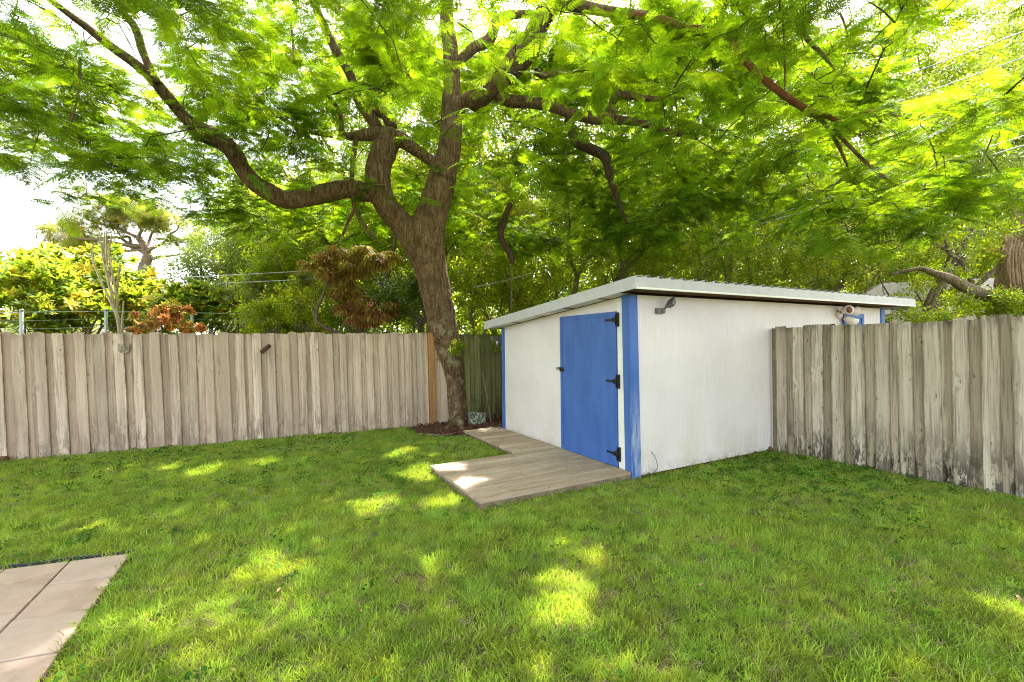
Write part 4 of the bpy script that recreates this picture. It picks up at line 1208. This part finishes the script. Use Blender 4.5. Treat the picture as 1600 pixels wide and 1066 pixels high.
scatter('crown', P[rest], E[rest], Sc[rest], rng.integers(0, 5, rest.sum()), T_frond, tree, kind='stuff')
print('fronds', len(P), 'clusters', len(cl))

# ================================================================ NEIGHBOURING TREES AND SHRUBS
def crown(name, parent, blobs, coll, nvar, size=(.8, 1.4), upright=.6, shell=.45, clump=.35, kindpart='stuff', gap=True):
    """blobs: (x, y, z, rx, ry, rz, n). Sprays sit in clumps so that gaps and dark hollows stay open"""
    Pp = []
    for x, y, z, rx, ry, rz, n in blobs:
        nc = max(3, int(n / 14)); v = rng.normal(size=(nc, 3)); v /= np.linalg.norm(v, axis=1)[:, None]; v *= (rng.uniform(shell, 1.0, nc) ** .7)[:, None]
        cc = v * np.array((rx, ry, rz)) + np.array((x, y, z))
        k = rng.integers(0, nc, n)
        Pp.append(cc[k] + rng.normal(0, clump, (n, 3)) * np.array((1, 1, .7)) * min(1, max(rx, rz)))
    Pp = np.vstack(Pp); Pp = Pp[Pp[:, 2] > .05]
    if gap: Pp = Pp[~lit_gap(Pp, .15, name != 'tree_belt')]
    n = len(Pp)
    Ee = np.stack([rng.normal(0, upright, n), rng.normal(0, upright, n), rng.uniform(0, 6.28, n)], 1)
    o = scatter(name, Pp, Ee, rng.uniform(*size, n), rng.integers(0, nvar, n), coll, parent)
    if kindpart: o['kind'] = kindpart
    return o


def V(px, py, Y):
    p = at(px, py, Y); return p.x, p.y, p.z


def sway(mb, a, b, r0, r1, seg=8, n=5, amp=.08, seed=0):
    r = random.Random(seed); a, b = Vector(a), Vector(b); L = (b - a).length; pts = []; rad = []
    for i in range(n + 1):
        t = i / n; k = amp * L * math.sin(math.pi * t)
        pts.append(a.lerp(b, t) + Vector((r.uniform(-1, 1) * k, r.uniform(-1, 1) * k, r.uniform(-.5, .5) * k))); rad.append(r0 * (1 - t) + r1 * t)
    mb.tube(pts, rad, seg, 3, .06, seed); return pts


def bush(name, label, cat, px, Y, top_px, base_z, blobs_px, coll, nvar, bark='bark_grey', stems=5, size=(.8, 1.4), group=None, upright=.6, clump=.35, sr=.04, shell=.45):
    """blobs_px: (px, py, Y, rx, ry, rz, n) with centres given where the photograph shows them"""
    bp = at(px, 540, Y); root = empty(name, (bp.x, bp.y, 0), label, cat, group)
    mb = MB(); bl = []
    for i, (x, y, yy, rx, ry, rz, n) in enumerate(blobs_px):
        c = V(x, y, yy); bl.append((*c, rx, ry, rz, n))
    for i in range(stems):
        b = bl[i % len(bl)]; t = (b[0] + rng.normal() * b[3] * .4, b[1] + rng.normal() * b[4] * .4, b[2] + b[5] * rng.uniform(-.2, .6))
        s = (bp.x + rng.normal() * .12, bp.y + rng.normal() * .12, -.05)
        pts = sway(mb, s, t, sr, sr * .25, 7, 5, .12, i + int(px))
        for k in range(3):
            e = pts[3 + k % 2] + Vector((rng.normal() * .5 * b[3], rng.normal() * .5 * b[4], abs(rng.normal()) * .5 * b[5])); sway(mb, pts[2 + k % 2], e, sr * .4, sr * .12, 5, 3, .12, k)
    mb.build('trunk' if stems < 3 else 'stems', M[bark], root)
    crown('crown', root, bl, coll, nvar, size, upright, clump=clump, shell=shell)
    return root


HG = 'trees behind the shed'
# --- left of the trunk
bush('frangipani_tree', 'sunlit frangipani with yellow-green leaves at the far left beyond the fence', 'tree', 30, 10.5, 410, 0, [(20, 455, 10.5, 1.0, .8, .5, 260), (75, 490, 10.3, .6, .6, .45, 120), (-60, 460, 10.6, .9, .9, .6, 70)], T_plum, 4, stems=5, size=(.6, 1.0), upright=.5, clump=.32, sr=.05)
bush('frangipani_tree', 'taller frangipani behind the bare pale stems, left of the pine trunk', 'tree', 130, 12.5, 400, 0, [(120, 430, 12.5, 1.4, .9, .45, 330), (180, 455, 12.3, .8, .8, .6, 190), (70, 425, 12.6, .8, .8, .3, 60)], T_plum, 4, stems=6, size=(.6, 1.0), upright=.5, clump=.32, sr=.05)
bush('frangipani_tree', 'low rounded frangipani hedge right of the pine trunk, above the orange croton', 'tree', 270, 11.5, 450, 0, [(250, 480, 11.5, 1.1, .8, .45, 260), (320, 485, 11.7, .7, .8, .4, 160), (200, 490, 11.4, .6, .6, .3, 60)], T_plum, 4, stems=6, size=(.55, .95), upright=.5, clump=.3)
bush('croton_shrub', 'orange and copper leaved croton just above the left fence', 'shrub', 265, 9.2, 490, 0, [(215, 508, 9.0, .3, .3, .18, 90), (270, 498, 9.3, .45, .3, .25, 170), (238, 492, 9.3, .08, .08, .06, 8), (305, 512, 9.4, .25, .3, .14, 40)], T_croton, 3, stems=6, size=(.5, .9), clump=.1, sr=.015)
bush('shrub', 'dark green shrub filling the gap under the taller frangipani', 'shrub', 105, 13.2, 480, 0, [(110, 500, 13.2, 1.6, .7, .55, 260), (60, 508, 13.0, .8, .6, .4, 90), (160, 470, 13.5, .7, .5, .5, 60)], T_ficus, 4, stems=5)
# pine with a flat crown
pb = at(232, 540, 19); pine = empty('pine_tree', (pb.x, pb.y, 0), 'gnarled pine with a flat wind-swept crown against the sky', 'tree')
mb = MB(); mb.tube([(pb.x, pb.y, -.1), at(233, 480, 19), at(230, 445, 19), at(226, 420, 19), at(231, 400, 19), at(226, 385, 19), at(215, 370, 19)], [.26, .25, .24, .22, .17, .15, .10], 12, 4, .08, 3)
mb.build('trunk', M['bark_grey'], pine)
pb_ = []
for s, e, r0 in (((227, 405), (300, 395), .08), ((226, 398), (280, 352), .09), ((226, 395), (170, 350), .10), ((222, 385), (110, 372), .09), ((220, 380), (215, 335), .09), ((228, 388), (255, 340), .07), ((228, 425), (245, 420), .05), ((220, 385), (90, 350), .08), ((224, 390), (150, 392), .07), ((240, 375), (310, 372), .06), ((222, 372), (130, 340), .07)):
    mb = MB(); sway(mb, at(*s, 19), at(*e, 19 + rng.uniform(-1.2, 1.2)), r0, .02, 7, 6, .10, int(e[0])); mb.build('branch', M['bark_grey'], pine)
crown('crown', pine, [(*V(95, 365, 19), .9, .9, .3, 150), (*V(150, 350, 18.6), 1.2, 1, .35, 250), (*V(130, 385, 19.4), .9, .9, .25, 200), (*V(210, 340, 19.2), 1.1, 1, .35, 220), (*V(265, 350, 18.8), 1.0, .9, .3, 300), (*V(295, 382, 19), .6, .6, .2, 130), (*V(180, 395, 19.4), .6, .6, .2, 90), (*V(180, 320, 19), 1.3, 1, .3, 260)], T_pine, 3, (.9, 1.6), .6, clump=.25)
# bare pale stems
st = empty('bare_shrub', tuple(at(187, 540, 9.6).xy) + (0,), 'tall leafless shrub of pale upright stems beyond the left fence', 'shrub')
for i, pts in enumerate((((188, 540), (184, 500), (172, 470), (158, 440), (146, 410), (143, 390), (149, 380)), ((186, 505), (176, 470), (168, 435), (161, 405), (158, 380), (154, 358)), ((176, 470), (166, 420), (162, 390), (164, 362)), ((184, 500), (182, 460), (174, 420), (170, 395), (175, 366)),
                         ((182, 470), (184, 440), (188, 410)), ((168, 435), (166, 385), (167, 360)), ((178, 460), (172, 440), (175, 400)), ((190, 520), (192, 490), (193, 470)))):
    mb = MB(); L = len(pts); mb.tube([at(x, y, 9.6 + .04 * i) for x, y in pts], [.030 - .018 * k / (L - 1) for k in range(L)], 7, 3, .08, i); mb.build('stem', M['bark_pale'], st)
# mid-distance trees to the right of the pine
bush('gum_tree', 'airy grey-green tree with sky showing through, right of the pine', 'tree', 350, 15, 360, 0, [(345, 400, 15, 1.5, 1, .9, 420), (320, 440, 15, 1.0, .8, .7, 260), (395, 365, 15.2, 1.2, 1, .9, 330)], T_blue, 3, stems=2, sr=.1, clump=.3, size=(.9, 1.5))
bush('palm_shrub', 'dark drooping feathery shrub beneath the grey-green tree', 'shrub', 375, 12.5, 455, 0, [(375, 475, 12.5, .8, .7, .5, 130), (340, 470, 12.6, .5, .5, .4, 50)], T_blue, 3, stems=4, clump=.2)
bush('leafy_tree', 'rounded mid-green tree with dark hollows left of the browning conifer', 'tree', 440, 13, 380, 0, [(440, 410, 13, .9, .8, .8, 520), (415, 450, 13, .7, .7, .7, 160), (475, 380, 13.4, .9, .8, .7, 320)], T_ficus, 4, stems=2, sr=.09, clump=.22)
bush('shrub', 'bright yellow-green shrub right behind the fence below the mid-green tree', 'shrub', 460, 11, 450, 0, [(460, 485, 11, .9, .6, .45, 230), (400, 500, 11, .6, .6, .3, 110), (520, 490, 11, .6, .5, .4, 110)], T_lime, 3, stems=7, sr=.02, clump=.2, size=(.6, 1.0))
bush('shrub', 'dark low shrub right behind the fence, left of the leaning trunk', 'shrub', 600, 11.3, 470, 0, [(560, 500, 11.3, .7, .5, .35, 130), (620, 470, 11.6, .8, .6, .7, 260), (665, 440, 12, .5, .5, .6, 110)], T_dark, 4, stems=4, clump=.22)
con = bush('conifer', 'browning conifer with rusty and yellow drooping sprays behind the fence', 'tree', 560, 11.0, 380, 0, [(530, 415, 11.0, .7, .5, .6, 260), (585, 405, 10.9, .6, .4, .45, 170)], T_yell, 3, stems=2, sr=.07, clump=.14, size=(.8, 1.2), upright=.3)
crown('dead_foliage', con, [(*V(545, 470, 10.7), .35, .3, .35, 170), (*V(575, 490, 10.7), .42, .3, .28, 190), (*V(530, 450, 10.8), .25, .3, .3, 90), (*V(605, 485, 10.9), .2, .2, .2, 30)], T_brown, 3, (.8, 1.2), .3, clump=.12)
bush('pine_shrub', 'blue-green needle tufts of a small pine left of the browning conifer', 'tree', 485, 11.8, 400, 0, [(485, 425, 11.8, .45, .4, .3, 60), (465, 440, 11.9, .4, .4, .25, 40)], T_pine, 3, stems=2, sr=.04, clump=.16, size=(.6, 1))
# --- tall mass behind the trunk and the shed
bush('ficus_tree', 'dark tall tree directly behind the leaning trunk', 'tree', 640, 14.2, 250, 0, [(600, 380, 14.2, 1.6, 1, 1.3, 420), (690, 330, 14.5, 1.5, 1, 1.2, 320), (560, 300, 14.6, 1.6, 1, 1.0, 260)], T_ficus, 4, stems=2, sr=.16, group=HG)
bush('ficus_tree', 'sparse sunlit tree with thin bare trunks, right of the leaning trunk', 'tree', 770, 13.2, 380, 0, [(755, 440, 12.8, .9, .7, .9, 300), (820, 455, 13.0, .9, .7, .7, 260), (780, 350, 13.6, 1.3, 1, 1.0, 260)], T_lime, 3, stems=6, sr=.05, group=HG, clump=.26)
bush('ficus_tree', 'dense dark small-leaved tree over the left half of the shed roof', 'tree', 930, 12.9, 300, 0, [(940, 400, 12.9, 1.1, .9, 1.1, 480), (1010, 330, 13.1, 1.3, 1, 1.1, 460), (900, 300, 13.6, 1.3, 1, 1, 280), (1040, 420, 12.6, 1.0, .8, .6, 280)], T_ficus, 4, stems=3, sr=.12, group=HG, size=(.65, 1.1))
bush('ficus_tree', 'tall tree rising behind the middle of the shed roof', 'tree', 1110, 13.2, 260, 0, [(1120, 300, 13.2, 1.5, 1, 1.4, 620), (1130, 410, 12.8, 1.2, .9, .8, 420), (1190, 240, 13.6, 1.6, 1, 1.2, 420)], T_ficus, 4, stems=3, sr=.13, group=HG, size=(.65, 1.1))
bush('oleander', 'broad light green shrub above the right end of the shed roof', 'shrub', 1290, 12.2, 330, 0, [(1260, 400, 12.2, 1.3, .8, .7, 420), (1350, 385, 12.2, 1.2, .8, .8, 380), (1300, 300, 12.8, 1.5, .9, .9, 380), (1430, 400, 11.6, .7, .7, .6, 150)], T_ficus, 4, stems=7, sr=.04, group=HG, size=(.8, 1.35))
bush('oleander', 'pale green long-leaved shrub at the top right beneath the power lines', 'shrub', 1500, 11.6, 120, 0, [(1500, 150, 12.2, 1.7, 1, 1.5, 520), (1560, 300, 11.6, 1.2, .9, 1.2, 420), (1420, 230, 12.2, 1.4, .9, 1.2, 380), (1590, 60, 12.4, 1.5, 1, 1.2, 260), (1440, 40, 12.8, 1.8, 1, 1.2, 380)], T_blue, 3, stems=6, sr=.07, group=HG, size=(.8, 1.4))
bush('shrub', 'leafy low shrub between the shed end and the big fig trunk', 'shrub', 1430, 10.0, 440, 0, [(1440, 505, 9.6, .7, .4, .22, 120), (1520, 480, 9.4, .8, .4, .25, 150), (1405, 500, 10, .3, .3, .35, 70), (1590, 480, 9.2, .5, .4, .25, 80), (1470, 440, 10.2, .6, .4, .25, 60)], T_ficus, 4, stems=9, sr=.02, clump=.18, size=(.7, 1.1))
# big fig at the right edge with aerial roots
fg = empty('fig_tree', tuple(at(1592, 540, 9.6).xy) + (0,), 'large fig trunk with hanging aerial roots at the right edge', 'tree')
mb = MB(); mb.tube([at(1585, 620, 9.7), at(1582, 500, 9.7), at(1590, 440, 9.7), at(1598, 390, 9.8), at(1612, 330, 9.8), at(1630, 240, 9.9)], [.42, .38, .34, .34, .30, .24], 16, 4, .05, 5, .12); mb.build('trunk', M['fig_bark'], fg)
mb = MB(); mb.tube([at(1600, 468, 9.5), at(1560, 466, 9.5), at(1520, 455, 9.4), at(1490, 438, 9.5), at(1462, 428, 9.6), at(1435, 420, 9.8), at(1390, 430, 10)], [.12, .13, .12, .10, .07, .05, .03], 10, 4, .07, 6); mb.build('branch', M['bark_grey'], fg)
for i in range(9):
    x = 1576 + i * 5; mb = MB(); mb.tube([at(x + 6, 370 + 3 * i, 9.36), at(x, 400, 9.28), at(x + 1 + i % 3, 440, 9.26), at(x + 8, 470, 9.3)], [.02, .03, .03, .02], 7, 3, .08, i); mb.build('aerial_root', M['fig_bark'], fg)
crown('crown', fg, [(*V(1640, 120, 9.6), 1.6, 1.2, 1.0, 200), (*V(1560, 380, 9.9), .7, .4, .5, 80), (*V(1700, 250, 9.6), 1.2, 1, 1.0, 120)], T_ficus, 4, (.8, 1.3))
# far mass of trees closing the horizon
mb = []
for x in range(-200, 1900, 90):
    Yd = 30; p = at(x, 505, Yd); hh = x > 400; mb.append((p.x, p.y + rng.uniform(-2, 2), 6.5 if hh else 1.4, 2.6, 1.6, 7.5 if hh else 1.9, 1300 if hh else 240))
far = crown('far_trees', None, mb, T_dark, 4, (3.0, 5.0), .6, gap=False); tag(far, 'distant belt of dark trees closing the view beyond the gardens', 'trees')
mb = []
for x in range(420, 1800, 70):
    Yd = 17.5; top = 300 if x < 540 else 0; p = at(x, top, Yd); mb.append((p.x, p.y, p.z * .5, 1.5, 1.0, p.z * .5, 1700))
bk = crown('tree_belt', None, mb, T_ficus, 4, (1.2, 2.1), .6, gap=True); tag(bk, 'continuous mass of tall trees standing behind the shed-side trees', 'trees')

mb = []
for x in range(470, 1700, 90):
    p = at(x, 250, 15.6); mb.append((p.x + rng.normal() * .3, p.y, rng.uniform(3.0, 7), 1.3, .8, 1.8, 420))
b2 = crown('tree_belt', None, mb, T_lime, 3, (.9, 1.5), .6, gap=True); tag(b2, 'lighter yellow-green trees mixed in front of the tall tree mass', 'trees')

# vine leaves on trunk and lichen-green tuft
vn = crown('climbing_vine', None, [(*V(718, 540, 8.75), .10, .08, .12, 26), (*V(712, 552, 8.7), .10, .06, .06, 20), (*V(722, 480, 9.0), .12, .1, .28, 50), (*V(760, 522, 9.5), .45, .1, .05, 60), (*V(772, 545, 9.5), .12, .05, .14, 26), (*V(668, 520, 9.25), .05, .05, .18, 26), (*V(682, 570, 9.15), .04, .04, .16, 18)], T_small, 3, (.6, 1.0), clump=.05, gap=False)
tag(vn, 'small yellow-green vine climbing the trunk and the mossy fence top', 'vine')

# ================================================================ NEIGHBOURS' FENCE, HOUSES, WIRES
cf = empty('chain_link_fence', tuple(at(34, 540, 8.6).xy) + (0,), 'galvanised posts and top rail of a fence beyond the left boards', 'fence')
Pp = [at(-60, 490, 8.2), at(34, 488, 8.6), at(166, 487, 9.4), at(300, 489, 10.4), at(420, 491, 11.2)]
for p in Pp[1:]:
    mb = MB(); mb.tube([(p.x, p.y, 0), (p.x, p.y, p.z + .02)], [.03, .03], 10, 1); mb.tube([(p.x, p.y, p.z + .02), (p.x, p.y, p.z + .05), (p.x, p.y, p.z + .06)], [.036, .03, .008], 10, 1); mb.build('post', M['galv'], cf)
mb = MB()
for a, b in zip(Pp[:-1], Pp[1:]): mb.tube([a, b], [.0055, .0055], 6, 1)
mb.build('top_rail', M['galv'], cf)
mb = MB()
for dz in (.16, .32, .48):
    for a, b in zip(Pp[:-1], Pp[1:]): mb.tube([a - Vector((0, 0, dz)), b - Vector((0, 0, dz))], [.0025, .0025], 5, 1)
mb.build('strand_wire', M['galv'], cf)


def house(loc_, rot, w, d, h, label):
    root = empty('house', (*loc_, 0), label, 'house'); Mx = Matrix.Translation((*loc_, 0)) @ Matrix.Rotation(rot, 4, 'Z')
    mb = MB(); mb.box((-w / 2, 0, 0), (w / 2, d, h), Mx); mb.build('wall', M['house_wall'], root)
    mb = MB(); mb.prism([(-w / 2 - .4, h), (w / 2 + .4, h), (w / 2 - 1.2, h + 1.1), (-w / 2 + 1.2, h + 1.1)], d + .8, Mx @ Matrix.Translation((0, -.4, 0))); mb.build('roof', M['house_roof'], root)
    for x in (-w * .28, w * .2):
        mb = MB(); mb.box((x - .6, -.05, 1.0), (x + .6, -.002, 2.1), Mx); f = mb.build('window', M['trim_white'], root)
        mb = MB(); mb.box((x - .52, -.07, 1.08), (x + .52, -.051, 2.02), Mx); mb.build('pane', M['glass'], f)


p = at(95, 500, 24); house((p.x, p.y), R(25), 9, 6, 2.5, 'low pale house glimpsed through the shrubs at far left')
p = at(1500, 480, 15.5); house((p.x, p.y), R(-20), 7, 5, 2.5, 'pale house glimpsed through leaves above the right fence')


def wire(label, a, b, Ya, Yb, sag=.1, r=.011, group=None, mat='wire'):
    A_, B_ = at(*a, Ya), at(*b, Yb); mb = MB(); pts = [A_.lerp(B_, t / 10) - Vector((0, 0, sag * 4 * (t / 10) * (1 - t / 10))) for t in range(11)]
    mb.tube(pts, [r] * 11, 6, 1); tag(mb.build('power_line', M[mat]), label, 'wire', group)


wire('topmost power line crossing the leaves at the upper right', (1760, -12), (1330, 148), 6.4, 8.6, .02, .009)
wire('power line just below the topmost one at the upper right', (1760, 30), (1400, 160), 6.6, 8.6, .02, .009)
wire('upper of the two dark cables at the right edge', (1760, 160), (1180, 345), 6.4, 9, .02, .010)
wire('lower of the two dark cables at the right edge', (1760, 178), (1180, 352), 6.4, 9, .02, .012)
wire('upper thin overhead wire beyond the left fence', (-80, 437), (590, 415), 13, 11.8, .15)
wire('lower thin overhead wire beyond the left fence', (-80, 449), (540, 433), 13, 11.9, .1)
wire('short pale service wire between trunk and shed roof', (738, 450), (830, 427), 11.8, 11.4, .02)
q_ = at(775, 440, 11.8)

# ================================================================ GRASS
def lawn_points(n, dens=None, seed=0):
    r = np.random.default_rng(seed); x = r.uniform(-8.2, 7.2, n); y = r.uniform(1.6, 9.8, n)
    P = np.stack([x, y, np.zeros(n)], 1); px, py, d = proj(P)
    k = (px > -60) & (px < 1660) & (py < 1110)
    nn = np.array((FD.y, -FD.x)); k &= ((P[:, :2] - np.array(FA.xy)) @ nn) > .045
    rn = np.array((RD.y, -RD.x)) * -1; k &= ~((((P[:, :2] - np.array(RA.xy)) @ np.array((-RD.y, RD.x))) > -.03) & (((P[:, :2] - np.array(RA.xy)) @ np.array(RD.xy)) > -.2))
    for poly in (DECKP, SHEDP, PATIO): k &= ~in_poly(x, y, [(p.x, p.y) for p in poly])
    s = [(cb.x + (p.x - cb.x) * .95, cb.y + (p.y - cb.y) * .95) for p in BED]; k &= ~in_poly(x, y, s)
    return P[k], r


def fbm(x, y, s, seed):
    r = random.Random(seed); v = 0
    for o in range(4):
        a = r.uniform(0, 6.28); v = v + np.sin((x * math.cos(a) + y * math.sin(a)) * s * (1.7 ** o) + r.uniform(0, 6)) * np.sin((y * math.cos(a) - x * math.sin(a)) * s * (1.6 ** o) + r.uniform(0, 6)) * (.6 ** o)
    return v


P, r = lawn_points(95000, seed=3)
v = fbm(P[:, 0], P[:, 1], 2.2, 5); near = np.clip((P[:, 1] - 1.6) / 5, 0, 1)
pick = r.integers(0, 4, len(P)); pick[r.random(len(P)) < .10] = 4
straw = r.random(len(P)) < np.clip(.22 - .06 * v, .14, .32); pick[straw] = r.integers(5, 8, straw.sum())
scl = r.uniform(.6, 1.1, len(P)) * (1 + .12 * v)
dk = np.array([min((Vector((x, y, 0)) - C0).length, 9) for x, y in P[:, :2]])
n = len(P)
g = scatter('grass', P, np.stack([r.normal(0, .12, n), r.normal(0, .12, n), r.uniform(0, 6.28, n)], 1), np.clip(scl, .45, 1.3), pick, T_grass)
tag(g, 'green lawn grass with straw-coloured thatch between the blades', 'grass', kind='stuff'); print('grass', n)
P, r = lawn_points(30000, seed=8)
sd = (P - np.array(C0)) @ np.array((D1.x, D1.y, 0)); so = -((P - np.array(C0)) @ np.array((D2.x, D2.y, 0)))
w = fbm(P[:, 0], P[:, 1], 1.6, 12)
prob = np.clip(.02 + .9 * np.clip((sd - .2) / 1.6, 0, 1) * np.clip(1.6 - so / 1.7, 0, 1) + .15 * w, .03, .9)
prob = np.where(P[:, 1] > 5.2, prob + .12, prob)
prob = np.where(P[:, 1] < 3.4, prob * .45, prob); P = P[r.random(len(P)) < prob * .75]; n = len(P)
g = scatter('clover', P, np.stack([r.normal(0, .2, n), r.normal(0, .2, n), r.uniform(0, 6.28, n)], 1), r.uniform(.6, 1.2, n), r.integers(0, 4, n), T_weed)
tag(g, 'low round-leaved weeds creeping through the lawn, thickest beside the shed', 'ground cover', kind='stuff')
P, r = lawn_points(600, seed=21); n = len(P)
P[:, 2] = .03
g = scatter('leaf_litter', P, np.stack([r.normal(0, .4, n), r.normal(0, .4, n), r.uniform(0, 6.28, n)], 1), r.uniform(.5, 1.1, n), r.integers(0, 3, n), T_litter)
tag(g, 'scattered dry brown leaves lying in the grass', 'fallen leaves', kind='stuff')
# chips on the mulch bed
xy = [(p.x, p.y) for p in BED]; x0, x1 = min(p[0] for p in xy), max(p[0] for p in xy); y0, y1 = min(p[1] for p in xy), max(p[1] for p in xy)
X, Y = rng.uniform(x0, x1, 2600), rng.uniform(y0, y1, 2600); k = in_poly(X, Y, xy); X, Y = X[k], Y[k]; n = len(X)
g = scatter('mulch_chips', np.stack([X, Y, np.full(n, .045)], 1), np.stack([rng.normal(0, .4, n), rng.normal(0, .4, n), rng.uniform(0, 6.28, n)], 1), rng.uniform(.6, 1.3, n), rng.integers(0, 3, n), T_chip)
tag(g, 'loose dark reddish-brown mulch chips round the foot of the tree', 'mulch', kind='stuff')
# leaves on the deck
q = np.array([tuple(SM @ Vector((rng.uniform(xL, -.1), rng.uniform(yF, yM), DZ + .006))) for _ in range(46)]); n = len(q)
g = scatter('deck_litter', q, np.stack([rng.normal(0, .2, n), rng.normal(0, .2, n), rng.uniform(0, 6.28, n)], 1), rng.uniform(.4, .9, n), rng.integers(0, 3, n), T_litter)
tag(g, 'thin dry leaf bits scattered over the deck boards', 'fallen leaves', kind='stuff')
